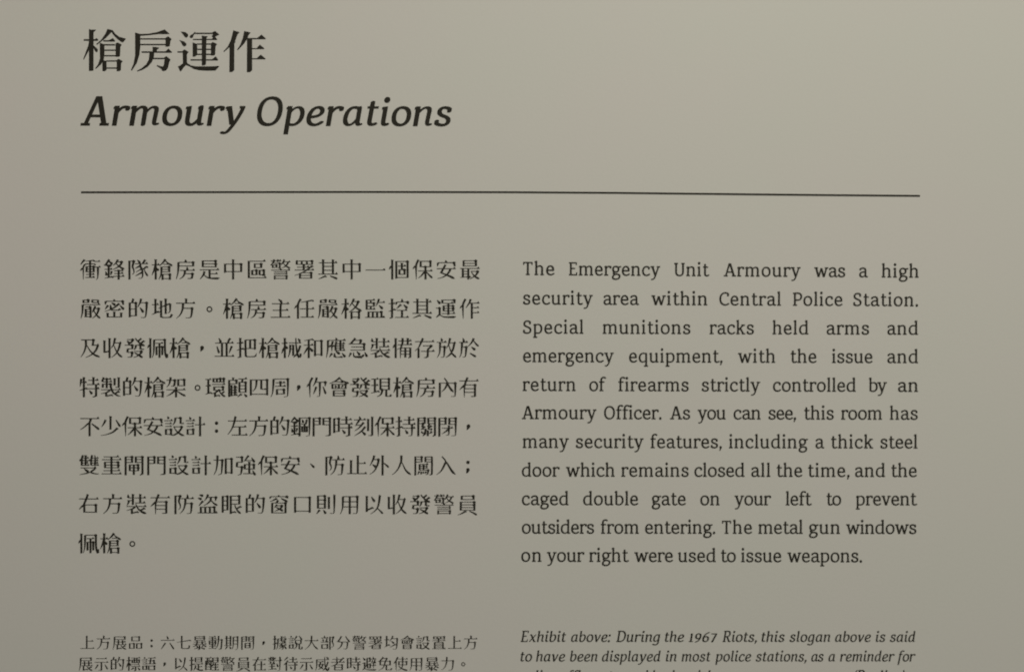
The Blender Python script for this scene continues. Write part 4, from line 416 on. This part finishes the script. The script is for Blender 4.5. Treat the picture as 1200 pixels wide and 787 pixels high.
# ------------------------------------------------------------- slab letters
class Letter:
    """Collects the strokes of one letter; x-height is 100 units."""
    def __init__(s, W, slant):
        s.W, s.T, s.slant, s.P = W, W * (.60 if slant else .70), slant, []
        s.tilt = math.radians(12 if slant else 10)      # pen angle
    def rect(s, x0, x1, y0, y1): s.P.append([(x0, y0), (x1, y0), (x1, y1), (x0, y1)])
    def stem(s, x, y0, y1): s.rect(x - s.W / 2, x + s.W / 2, y0, y1)
    def foot(s, x0, x1, y=0): s.rect(x0, x1, y, y + s.T * .86)
    def head(s, x0, x1, y): s.rect(x0, x1, y - s.T * .86, y)
    def flag(s, x, y, l=19):
        w = s.W / 2; t = s.T * .86
        s.P.append([(x + w, y), (x - w - 2, y - t * .25), (x - l, y - t * .55), (x - l, y - t * 1.45), (x - w, y - t * 1.25), (x - w, y - t * 2), (x + w, y - t * 2)])
    def diag(s, x0, y0, x1, y1, w=1.0):
        h = s.W * w * .54
        s.P.append([(x0 - h, y0), (x0 + h, y0), (x1 + h, y1), (x1 - h, y1)])
    def dot(s, x, y, r=None): s.P.append(disc(x, y, r or s.W * .66, 18))
    def path(s, txt, w=1.0, t0=1.0, t1=1.0):
        t = txt.split(); pts = []; i = 0
        while i < len(t):
            c = t[i]
            if c in 'ML':
                pts.append((float(t[i + 1]), float(t[i + 2]))); i += 3
            else:
                p0 = pts[-1]; p = [(float(t[i + 1 + 2 * k]), float(t[i + 2 + 2 * k])) for k in range(3)]; i += 7
                for k in range(1, 11):
                    u = k / 10; a = (1 - u) ** 3; b = 3 * u * (1 - u) ** 2; cc = 3 * u * u * (1 - u); d = u ** 3
                    pts.append((a * p0[0] + b * p[0][0] + cc * p[1][0] + d * p[2][0], a * p0[1] + b * p[0][1] + cc * p[1][1] + d * p[2][1]))
        s.nib(pts, w, t0, t1)
    def nib(s, pts, w=1.0, t0=1.0, t1=1.0):
        n = len(pts) - 1
        def pen(p, i):
            u = i / n
            k = w * min(t0 + (1 - t0) * min(1, u / .4), t1 + (1 - t1) * min(1, (1 - u) / .4))
            rx, ry = s.W * k / 2, s.T * k / 2
            ca, sa = math.cos(s.tilt), math.sin(s.tilt); out = []
            for j in range(12):
                x, y = rx * math.cos(math.pi * (j + .5) / 6), ry * math.sin(math.pi * (j + .5) / 6)
                out.append(Vector((p[0] + x * ca - y * sa, p[1] + x * sa + y * ca)))
            return out
        for i in range(n):
            c = pen(pts[i], i) + pen(pts[i + 1], i + 1)
            s.P.append([tuple(c[j]) for j in convex_hull_2d(c)])
    def ring(s, cx, cy, rx, ry):
        n = 28; k = 2.25
        pts = []
        for i in range(n + 1):
            a = 2 * math.pi * i / n; c, q = math.cos(a), math.sin(a)
            pts.append((cx + rx * math.copysign(abs(c) ** (2 / k), c), cy + ry * math.copysign(abs(q) ** (2 / k), q)))
        s.nib(pts)
    def done(s):
        if s.slant:
            s.P = [[(x + y * s.slant, y) for x, y in p] for p in s.P]
        return s.P

def roman(c, g):
    A = 146
    if c == 'a':
        g.path('M 20 78 L 20 85 C 30 91 42 94 52 94 C 70 94 79 84 79 68 L 79 24 C 79 10 86 6 98 7')
        g.path('M 79 56 C 50 56 18 54 18 28 C 18 13 29 6 42 6 C 58 6 70 14 79 26', 1, 1, .65); return 104
    if c == 'b':
        g.stem(24, 8, A); g.flag(24, A); g.path('M 24 78 C 36 90 46 94 58 94 C 84 94 96 76 96 50 C 96 24 80 6 54 6 C 42 6 32 8 24 13', 1, .65, .8); return 112
    if c == 'c':
        g.path('M 83 72 L 83 84 C 76 91 66 94 57 94 C 30 94 16 74 16 49 C 16 22 32 6 56 6 C 68 6 78 10 87 17'); return 97
    if c == 'd':
        g.stem(90, 0, A); g.flag(90, A); g.foot(90, 112); g.path('M 90 87 C 80 92 70 94 60 94 C 32 94 16 76 16 48 C 16 22 30 6 52 6 C 68 6 80 14 90 28', 1, .8, .65); return 118
    if c == 'e':
        g.path('M 18 51 L 84 51 C 84 78 72 94 52 94 C 28 94 16 72 16 48 C 16 22 32 6 56 6 C 68 6 78 10 87 17'); return 101
    if c == 'f':
        g.path('M 30 12 L 30 112 C 30 132 42 140 56 140 C 64 140 70 138 75 134'); g.stem(30, 0, 100); g.head(6, 66, 100); g.foot(9, 56); return 70
    if c == 'g':
        g.ring(49, 66, 31, 28); g.path('M 74 86 L 102 91'); g.path('M 34 41 C 20 36 20 20 38 18 L 70 15 C 98 12 98 -12 82 -26 C 68 -38 30 -38 19 -26 C 8 -12 22 6 42 14'); return 106
    if c == 'h':
        g.stem(24, 0, A); g.flag(24, A); g.stem(88, 0, 72); g.path('M 24 70 C 36 88 50 94 62 94 C 80 94 88 84 88 66 L 88 30', 1, .6); g.foot(4, 46); g.foot(68, 110); return 116
    if c == 'i':
        g.stem(26, 0, 100); g.flag(26, 100); g.foot(5, 48); g.dot(25, 132); return 54
    if c == 'k':
        g.stem(24, 0, A); g.flag(24, A); g.foot(4, 46); g.path('M 32 46 L 82 93'); g.head(62, 104, 100); g.diag(88, 0, 50, 62); g.foot(66, 108); return 110
    if c == 'l':
        g.stem(26, 0, A); g.flag(26, A); g.foot(5, 48); return 54
    if c == 'm':
        g.stem(24, 0, 100); g.flag(24, 100)
        for x in (24, 85): g.path(f'M {x} 70 C {x+12} 88 {x+26} 94 {x+37} 94 C {x+54} 94 {x+61} 84 {x+61} 66 L {x+61} 30', 1, .6); g.stem(x + 61, 0, 72)
        g.foot(4, 46); g.foot(66, 106); g.foot(127, 168); return 174
    if c == 'n':
        g.stem(24, 0, 100); g.flag(24, 100); g.stem(88, 0, 72); g.path('M 24 70 C 36 88 50 94 62 94 C 80 94 88 84 88 66 L 88 30', 1, .6); g.foot(4, 46); g.foot(68, 110); return 116
    if c == 'o':
        g.ring(56, 50, 40, 44); return 112
    if c == 'p':
        g.stem(24, -42, 100); g.flag(24, 100); g.foot(4, 50, -42); g.path('M 24 76 C 36 90 48 94 60 94 C 84 94 96 76 96 50 C 96 22 80 6 56 6 C 42 6 32 9 24 14', 1, .65, .8); return 112
    if c == 'q':
        g.stem(90, -42, 98); g.foot(66, 112, -42); g.path('M 90 87 C 80 92 70 94 60 94 C 32 94 16 76 16 48 C 16 22 30 6 52 6 C 68 6 80 14 90 28', 1, .8, .65); return 114
    if c == 'r':
        g.stem(24, 0, 100); g.flag(24, 100); g.foot(4, 50); g.path('M 24 64 C 34 86 46 94 59 94 C 65 94 70 93 75 91 L 75 80', 1, .6); return 80
    if c == 's':
        g.path('M 74 74 L 74 86 C 64 91 56 94 46 94 C 28 94 20 86 20 74 C 20 60 32 56 48 51 C 66 46 78 42 78 27 C 78 12 66 6 46 6 C 34 6 26 9 17 14 L 17 27'); return 93
    if c == 't':
        g.path('M 31 120 L 31 28 C 31 12 39 6 51 6 C 58 6 64 8 71 12'); g.head(7, 67, 100); return 73
    if c == 'u':
        g.flag(22, 100); g.path('M 22 93 L 22 34 C 22 14 34 6 48 6 C 64 6 76 14 86 26', 1, 1, .65); g.stem(86, 0, 100); g.flag(86, 100); g.foot(86, 108); return 114
    if c == 'v':
        g.diag(18, 98, 52, 0); g.diag(86, 98, 52, 0, .8); g.head(-2, 40, 100); g.head(66, 106, 100); return 104
    if c == 'w':
        g.diag(18, 98, 48, 0); g.diag(78, 92, 48, 0, .8); g.diag(78, 92, 108, 0); g.diag(138, 98, 108, 0, .8); g.head(-2, 40, 100); g.head(118, 158, 100); return 155
    if c == 'y':
        g.diag(18, 98, 54, 4); g.path('M 88 94 L 54 2 C 44 -26 34 -36 13 -34', .85); g.head(-2, 40, 100); g.head(68, 108, 100); return 106
    if c == '.':
        g.dot(20, 10); return 42
    if c == ',':
        g.dot(20, 10); g.path('M 23 6 L 12 -20', .7); return 42
    if c == 'A':
        g.diag(20, 0, 62, 134, .82); g.diag(114, 0, 68, 134, 1.05); g.rect(34, 100, 38, 38 + g.T * .9); g.foot(-2, 44); g.foot(90, 136); return 134
    if c == 'C':
        g.path('M 104 98 L 104 118 C 94 126 82 128 72 128 C 36 128 17 100 17 66 C 17 32 38 6 72 6 C 86 6 98 10 109 18'); return 116
    if c == 'E':
        g.stem(28, 0, 134); g.head(6, 96, 134); g.rect(28, 76, 64, 64 + g.T * .9); g.foot(6, 100); g.rect(96 - g.T * .9, 96, 106, 134); g.rect(100 - g.T * .9, 100, 0, 32); return 108
    if c == 'O':
        g.ring(68, 67, 51, 61); return 136
    if c == 'P':
        g.stem(28, 0, 134); g.path('M 28 128 L 62 128 C 90 128 100 112 100 94 C 100 74 88 58 60 58 L 28 58'); g.foot(6, 54); g.head(6, 40, 134); return 110
    if c == 'S':
        g.path('M 84 102 L 84 119 C 74 126 64 128 54 128 C 32 128 20 116 20 100 C 20 82 36 76 54 69 C 76 62 90 54 90 36 C 90 16 74 6 52 6 C 38 6 28 9 17 15 L 17 34'); return 106
    if c == 'T':
        g.stem(60, 0, 134); g.head(8, 112, 134); g.rect(8, 8 + g.T * .9, 104, 134); g.rect(112 - g.T * .9, 112, 104, 134); g.foot(38, 82); return 118
    if c == 'U':
        g.path('M 28 128 L 28 46 C 28 18 44 6 67 6 C 92 6 106 18 106 46 L 106 128'); g.head(6, 50, 134); g.head(86, 126, 134); return 132
    raise KeyError(c)

def italic(c, g):
    A = 146
    if c == 'a':
        g.path('M 76 88 C 66 93 58 94 52 94 C 26 94 14 66 14 40 C 14 18 24 6 37 6 C 54 6 68 26 76 46', 1, .9, .55); g.path('M 77 93 L 77 24 C 77 8 84 5 96 10', 1, 1, .7); return 102
    if c == 'b':
        g.flag(20, A, 15); g.path('M 20 138 L 20 30 C 20 12 30 6 44 6 C 68 6 86 28 86 58 C 86 82 76 94 62 94 C 46 94 30 82 20 60', 1, 1, .55); return 98
    if c == 'c':
        g.path('M 74 76 L 74 88 C 68 93 60 94 54 94 C 28 94 14 66 14 42 C 14 18 28 6 46 6 C 60 6 68 11 78 19'); return 84
    if c == 'd':
        g.path('M 76 88 C 66 93 58 94 52 94 C 26 94 14 66 14 40 C 14 18 24 6 37 6 C 54 6 68 26 76 46', 1, .9, .55); g.flag(77, A, 15); g.path('M 77 138 L 77 24 C 77 8 84 5 96 10', 1, 1, .7); return 102
    if c == 'e':
        g.path('M 16 46 C 40 44 76 52 76 74 C 76 88 66 94 54 94 C 28 94 14 66 14 42 C 14 18 28 6 47 6 C 60 6 70 11 80 19'); return 88
    if c == 'f':
        g.path('M 22 -38 L 32 112 C 34 132 46 140 58 140 C 64 140 70 138 75 135'); g.head(8, 66, 100); return 66
    if c == 'g':
        g.path('M 76 88 C 66 93 58 94 52 94 C 26 94 14 66 14 40 C 14 20 24 8 37 8 C 54 8 68 28 76 48', 1, .9, .55); g.path('M 77 96 L 77 -2 C 77 -26 62 -37 42 -37 C 30 -37 20 -34 12 -29'); return 100
    if c in 'hn':
        t = A if c == 'h' else 100
        g.stem(20, 0, t); g.flag(20, t, 17); g.path('M 20 56 C 32 82 48 94 62 94 C 76 94 80 84 78 68 L 76 24 C 75 8 83 5 94 10', 1, .5, .75); return 100
    if c == 'i':
        g.flag(22, 100, 17); g.path('M 22 92 L 22 24 C 22 8 30 5 42 10'); g.dot(24, 132); return 49
    if c == 'l':
        g.flag(22, A, 17); g.path('M 22 138 L 22 24 C 22 8 30 5 42 10'); return 49
    if c == 'm':
        g.stem(20, 0, 100); g.flag(20, 100, 17)
        g.path('M 20 56 C 32 82 46 94 58 94 C 72 94 76 84 75 68 L 75 6', 1, .5); g.path('M 75 56 C 87 82 101 94 113 94 C 127 94 131 84 129 68 L 127 24 C 126 8 134 5 145 10', 1, .5, .75); return 152
    if c == 'o':
        g.ring(50, 50, 37, 44); return 98
    if c == 'p':
        g.stem(20, -42, 100); g.flag(20, 100, 17); g.path('M 20 56 C 30 82 46 94 60 94 C 76 94 86 80 86 58 C 86 28 68 6 44 6 C 34 6 26 9 20 14', 1, .5, .8); return 98
    if c == 'r':
        g.stem(20, 0, 100); g.flag(20, 100, 17); g.path('M 20 52 C 30 80 44 94 58 94 C 64 94 68 93 73 91 L 72 82', 1, .5); return 76
    if c == 's':
        g.path('M 68 76 L 68 87 C 60 92 52 94 44 94 C 28 94 20 86 20 74 C 20 61 31 56 45 51 C 60 46 71 41 71 27 C 71 12 60 6 42 6 C 31 6 23 9 14 14 L 14 26'); return 84
    if c == 't':
        g.path('M 27 120 L 25 26 C 25 8 37 4 55 12'); g.head(4, 60, 100); return 63
    if c == 'u':
        g.flag(20, 100, 17); g.path('M 20 92 L 20 32 C 20 12 28 6 40 6 C 56 6 70 24 77 44', 1, 1, .55); g.path('M 78 96 L 78 24 C 78 8 86 5 96 10', 1, 1, .7); g.flag(78, 100, 15); return 102
    if c == 'v':
        g.diag(18, 98, 42, 0); g.path('M 42 8 C 62 32 78 64 80 93', .85); g.flag(18, 100, 17); return 92
    if c == 'x':
        g.diag(18, 98, 76, 2); g.path('M 80 92 L 12 8', .8); g.head(2, 34, 100); g.foot(62, 94); return 94
    if c == 'y':
        g.diag(20, 98, 46, 6); g.path('M 88 92 C 80 58 56 8 36 -20 C 26 -34 18 -38 4 -33', .9); g.flag(20, 100, 17); g.head(70, 98, 100); return 98
    if c == '1':
        g.stem(30, 0, 112); g.flag(30, 112); g.foot(6, 56); return 62
    if c == '9':
        g.ring(44, 76, 29, 32); g.path('M 74 78 C 74 36 52 6 22 0', .95); return 86
    if c == '6':
        g.ring(48, 38, 31, 33); g.path('M 16 42 C 16 84 44 116 78 124', .95); return 90
    if c == '7':
        g.head(10, 84, 112); g.diag(76, 110, 36, -4, .95); return 84
    if c == ':':
        g.dot(18, 10); g.dot(18, 86); return 40
    if c in '.,':
        return roman(c, g)
    if c == '(':
        g.path('M 44 142 C 12 104 8 20 34 -28', .75); return 46
    if c == ')':
        g.path('M 8 142 C 36 96 34 14 -2 -28', .75); return 46
    if c == 'D':
        g.stem(28, 0, 134); g.path('M 28 128 L 56 128 C 96 128 114 104 114 70 C 114 30 92 6 54 6 L 28 6'); g.foot(6, 40); g.head(6, 40, 134); return 126
    if c == 'R':
        g.stem(28, 0, 134); g.path('M 28 128 L 60 128 C 86 128 94 114 94 98 C 94 78 84 64 58 64 L 28 64'); g.diag(100, 0, 60, 66); g.foot(6, 52); g.foot(82, 122); g.head(6, 40, 134); return 118
    return roman(c, g)

CACHE = {}
def letter(c, style, W):
    """(advance, verts, faces, ink min x, ink max x) of one letter."""
    key = (c, style, W)
    if key not in CACHE:
        g = Letter(W, 0.17 if style == 'italic' else 0)
        adv = (italic if style == 'italic' else roman)(c, g)
        if style == 'italic' and c.isupper():          # tall capitals
            g.P = [[(x, y * 1.1) for x, y in p] for p in g.P]
        v, f = union(g.done())
        xs = [p[0] for p in v]
        CACHE[key] = (adv, v, f, min(xs), max(xs))
    return CACHE[key]

def han(ch):
    if ch not in CACHE:
        P = punct(ch) or han_polys(*HAN[ch])
        CACHE[ch] = union(P)
    return CACHE[ch]

# ------------------------------------------------------------- build objects
INK_LIFT = 0.00012            # the printed film stands this far off the board

class Print:
    """Flat lettering on the panel face, one mesh."""
    def __init__(self): self.v, self.f = [], []
    def add(self, verts, faces, place):
        k = len(self.v)
        self.v += [place(p) for p in verts]
        self.f += [tuple(i + k for i in q) for q in faces]
    def build(self, name, parent, label=None):
        me = bpy.data.meshes.new(name)
        me.from_pydata([(x, -INK_LIFT, z) for x, z in self.v], [], self.f)
        me.materials.append(INK)
        me.update()
        if me.polygons and me.polygons[0].normal.y > 0:
            me.flip_normals()
        o = bpy.data.objects.new(name, me)
        scene.collection.objects.link(o)
        o.parent = parent
        if label: o['label'] = label
        return o

def frame_of(u0, v0, u1, v1):
    """Local axes of a written line through two photo points: origin, along, up (per photo pixel)."""
    a, b = at(u0, v0), at(u1, v1)
    n = math.hypot(u1 - u0, v1 - v0)
    e = (b - a) / n
    return a, e, Vector((-e.y, e.x)), u0

def slab_line(out, words, v0, v1, ua, ub, xh, W, style, set_width=1.0):
    """words: (text, x0, x1) in photo pixels; baseline from (ua, v0) to (ub, v1)."""
    o, e, up, u0 = frame_of(ua, v0, ub, v1)
    s = xh / 100
    for text, x0, x1 in words:
        L = [letter(c, style, W) for c in text]
        pos = [0]
        for l in L[:-1]: pos.append(pos[-1] + l[0])
        ink0 = L[0][3]; ink1 = pos[-1] + L[-1][4]
        want = (x1 - x0) / s
        n = len(text) - 1
        sx = set_width
        tr = (want - (ink1 - ink0) * sx) / n if n else 0
        lim = 9.0
        if n and abs(tr) > lim:                    # set the letters a touch wider or narrower
            t2 = math.copysign(lim, tr)
            sx = (want - t2 * n) / (ink1 - ink0); tr = t2
        if not n: sx = min(1.1, max(.9, want / (ink1 - ink0)))
        for i, (c, l) in enumerate(zip(text, L)):
            dx = (pos[i] - ink0) * sx + tr * i
            out.add(l[1], l[2], lambda p: o + e * (x0 - u0 + (dx + p[0] * sx) * s) + up * (p[1] * s))

def han_line(out, text, centres, v0, v1, em):
    o, e, up, u0 = frame_of(centres[0], v0, centres[-1] + 1e-3, v1) if len(centres) > 1 else frame_of(centres[0], v0, centres[0] + 1, v0)
    s = em / 200
    for ch, c in zip(text, centres):
        v, f = han(ch)
        out.add(v, f, lambda p: o + e * (c - u0 + (p[0] - 100) * s) + up * ((p[1] - 104) * s))

def even(a, b, n): return [a + (b - a) * i / (n - 1) for i in range(n)]

# --- the panel itself: a thick painted board ------------------------------
panel = bpy.data.objects.new('information_panel', None)
scene.collection.objects.link(panel)
panel['label'] = 'pale grey exhibition text panel printed with black Chinese and English writing'
panel['category'] = 'text panel'

def make_board():
    import bmesh
    bm = bmesh.new()
    bmesh.ops.create_cube(bm, size=1.0)
    bmesh.ops.scale(bm, vec=(1.5, 0.018, 1.1), verts=bm.verts)
    bmesh.ops.translate(bm, vec=(0, 0.009, 0), verts=bm.verts)
    bmesh.ops.bevel(bm, geom=[e for e in bm.edges], offset=0.0015, segments=2, affect='EDGES')
    me = bpy.data.meshes.new('board'); bm.to_mesh(me); bm.free()
    me.materials.append(BOARD)
    o = bpy.data.objects.new('board', me)
    scene.collection.objects.link(o)
    o.parent = panel
make_board()

# --- headings ---------------------------------------------------------------
p = Print()
for polys in HEADING_HAN:
    v, f = union([[(x, -y) for x, y in q] for q in polys])
    p.add(v, f, lambda c: at(90 + c[0] / 10, 25 - c[1] / 10))
p.build('heading', panel, 'large bold Chinese heading at the top of the panel')

p = Print()
slab_line(p, [('Armoury', 94.2, 287.3), ('Operations', 300.5, 529.7)], 147.4, 148.2, 94, 530, 23.4, 23.5, 'italic', 0.97)
p.build('heading', panel, 'large italic English heading below the Chinese heading')

# --- ruled line -------------------------------------------------------------
p = Print()
rule = [(95, 225.4), (260, 225.2), (430, 225.0), (600, 225.3), (720, 226.1), (840, 227.4), (960, 228.6), (1078, 229.6)]
for (a, b), (c, d) in zip(rule, rule[1:]):
    q = [at(a, b + 1.1), at(c, d + 1.1), at(c, d - 1.1), at(a, b - 1.1)]
    p.add([tuple(x) for x in q], [(0, 1, 2, 3)], lambda c: Vector(c))
p.build('divider_line', panel)

# --- Chinese text -----------------------------------------------------------
HAN_TEXT = [
    ('衝鋒隊槍房是中區警署其中一個保安最', even(106, 550.6, 17), 315.3, 315.3),
    ('嚴密的地方。槍房主任嚴格監控其運作', even(106.2, 550.1, 17), 361.2, 361.2),
    ('及收發佩槍，並把槍械和應急裝備存放於', even(105.8, 549.6, 18), 407.1, 407.3),
    ('特製的槍架。環顧四周，你會發現槍房內有', [105, 130, 155, 181, 206, 231, 252, 277.5, 303, 328, 349.5, 370.5, 396.7, 421.8, 446, 472.3, 499, 524.4, 549.6], 453.0, 453.2),
    ('不少保安設計：左方的鋼門時刻保持關閉，', even(105.3, 549, 19), 498.7, 499.0),
    ('雙重閘門設計加強保安、防止外人闖入；', even(104.7, 548.4, 18), 544.2, 544.6),
    ('右方裝有防盜眼的窗口則用以收發警員', even(104.2, 548, 17), 589.8, 590.2),
    ('佩槍。', [103.7, 129.4, 155.2], 635.7, 635.7),
]
for text, cs, v0, v1 in HAN_TEXT:
    p = Print()
    han_line(p, text, cs, v0 + .5, v1 + .5, 25.8)
    p.build('text_line', panel)

# --- English text -----------------------------------------------------------
ENGLISH = [
    (322.3, 325.4, [('The', 612.9, 649.6), ('Emergency', 666.3, 772.9), ('Unit', 789.2, 830.6), ('Armoury', 847.3, 937.5), ('was', 953.5, 990), ('a', 1006.3, 1016.3), ('high', 1032.9, 1076.5)]),
    (356.7, 358.9, [('security', 612.9, 694.2), ('area', 706.7, 748.3), ('within', 762.5, 828.1), ('Central', 842.1, 914.4), ('Police', 928.5, 986.9), ('Station.', 999.4, 1075.8)]),
    (390.8, 392.2, [('Special', 612.9, 683.3), ('munitions', 705.8, 808.3), ('racks', 830.8, 882.7), ('held', 904.6, 946.7), ('arms', 968.1, 1018.1), ('and', 1039.6, 1075.8)]),
    (424.2, 425.4, [('emergency', 612.9, 718.8), ('equipment,', 736.5, 846), ('with', 864, 907.7), ('the', 925.8, 956.3), ('issue', 974.4, 1022.3), ('and', 1039.6, 1075.8)]),
    (457.9, 459.0, [('return', 612.5, 674.2), ('of', 690, 709.8), ('firearms', 724, 806.3), ('strictly', 821.5, 890), ('controlled', 905, 1002.5), ('by', 1017.7, 1039), ('an', 1052.1, 1075.8)]),
    (490.8, 491.6, [('Armoury', 611.5, 698.5), ('Officer.', 707.3, 774.6), ('As', 784.4, 808), ('you', 816.7, 849.6), ('can', 858.8, 890.6), ('see,', 899.8, 932.3), ('this', 941.7, 976.5), ('room', 985.2, 1033.3), ('has', 1042.5, 1075.4)]),
    (524.6, 525.2, [('many', 612.5, 666.3), ('security', 674.4, 753.5), ('features,', 761.5, 845.2), ('including', 853.5, 946.3), ('a', 955, 964.6), ('thick', 973.3, 1022.9), ('steel', 1031.3, 1075)]),
    (558.1, 558.6, [('door', 611.5, 655.6), ('which', 662.9, 719.8), ('remains', 727.5, 806.3), ('closed', 812.9, 871.7), ('all', 879.6, 902), ('the', 909.4, 939.6), ('time,', 946.3, 995.2), ('and', 1001.5, 1036.9), ('the', 1044.2, 1074.4)]),
    (591.5, 591.8, [('caged', 611.5, 666), ('double', 682.9, 747.3), ('gate', 763, 803), ('on', 819.8, 842.5), ('your', 859.8, 902.9), ('left', 920, 950.8), ('to', 968, 985.2), ('prevent', 1002.5, 1074.8)]),
    (624.8, 625.2, [('outsiders', 611.5, 695.8), ('from', 703.5, 748), ('entering.', 755.2, 837.5), ('The', 845.2, 880.6), ('metal', 887.9, 940), ('gun', 947.3, 983.8), ('windows', 991, 1073.8)]),
    (657.7, 658.5, [('on', 610.8, 634.4), ('your', 640.6, 684.4), ('right', 690, 736.5), ('were', 742.7, 788), ('used', 793.8, 838), ('to', 844, 861.5), ('issue', 867.7, 915), ('weapons.', 921.9, 1009.8)]),
]
for v0, v1, words in ENGLISH:
    p = Print()
    slab_line(p, words, v0, v1, 612, 1076, 11.5, 22.0, 'roman', 0.90)
    p.build('text_line', panel)

# --- small captions -----------------------------------------------------------
for text, cs, v in (('上方展品：六七暴動期間，據說大部分警署均會設置上方', even(102.5, 551.6, 25), 752.4),
                    ('展示的標語，以提醒警員在對待示威者時避免使用暴力。', even(100.5, 542.9, 25), 777.2)):
    p = Print()
    han_line(p, text, cs, v, v, 18.0)
    p.build('caption_line', panel)

for v, words in (
    (751.5, [('Exhibit', 610, 663.1), ('above:', 668.8, 715.2), ('During', 721.5, 772.9), ('the', 778.5, 801), ('1967', 806.3, 840), ('Riots,', 845.8, 886.3), ('this', 891.7, 918.8), ('slogan', 924.4, 972.3), ('above', 978, 1020.2), ('is', 1026, 1037.3), ('said', 1042.5, 1072.7)]),
    (774.4, [('to', 610, 623.5), ('have', 628, 662), ('been', 667.7, 699.6), ('displayed', 704.8, 773.5), ('in', 779.6, 792), ('most', 798, 831.9), ('police', 837.5, 879.6), ('stations,', 884.8, 944.6), ('as', 950, 964.6), ('a', 970.2, 978), ('reminder', 983.8, 1048.3), ('for', 1051.6, 1072.8)]),
    (797.4, [('police', 609, 651), ('officers', 656.5, 708), ('to', 713, 726.5), ('avoid', 731, 767), ('using', 772.5, 804), ('violence', 809, 861)]),
    (797.4, [('(Replica)', 999.5, 1060)])):
    p = Print()
    slab_line(p, words, v, v, 610, 1073, 8.9, 23.0, 'italic', 0.88)
    p.build('caption_line', panel)
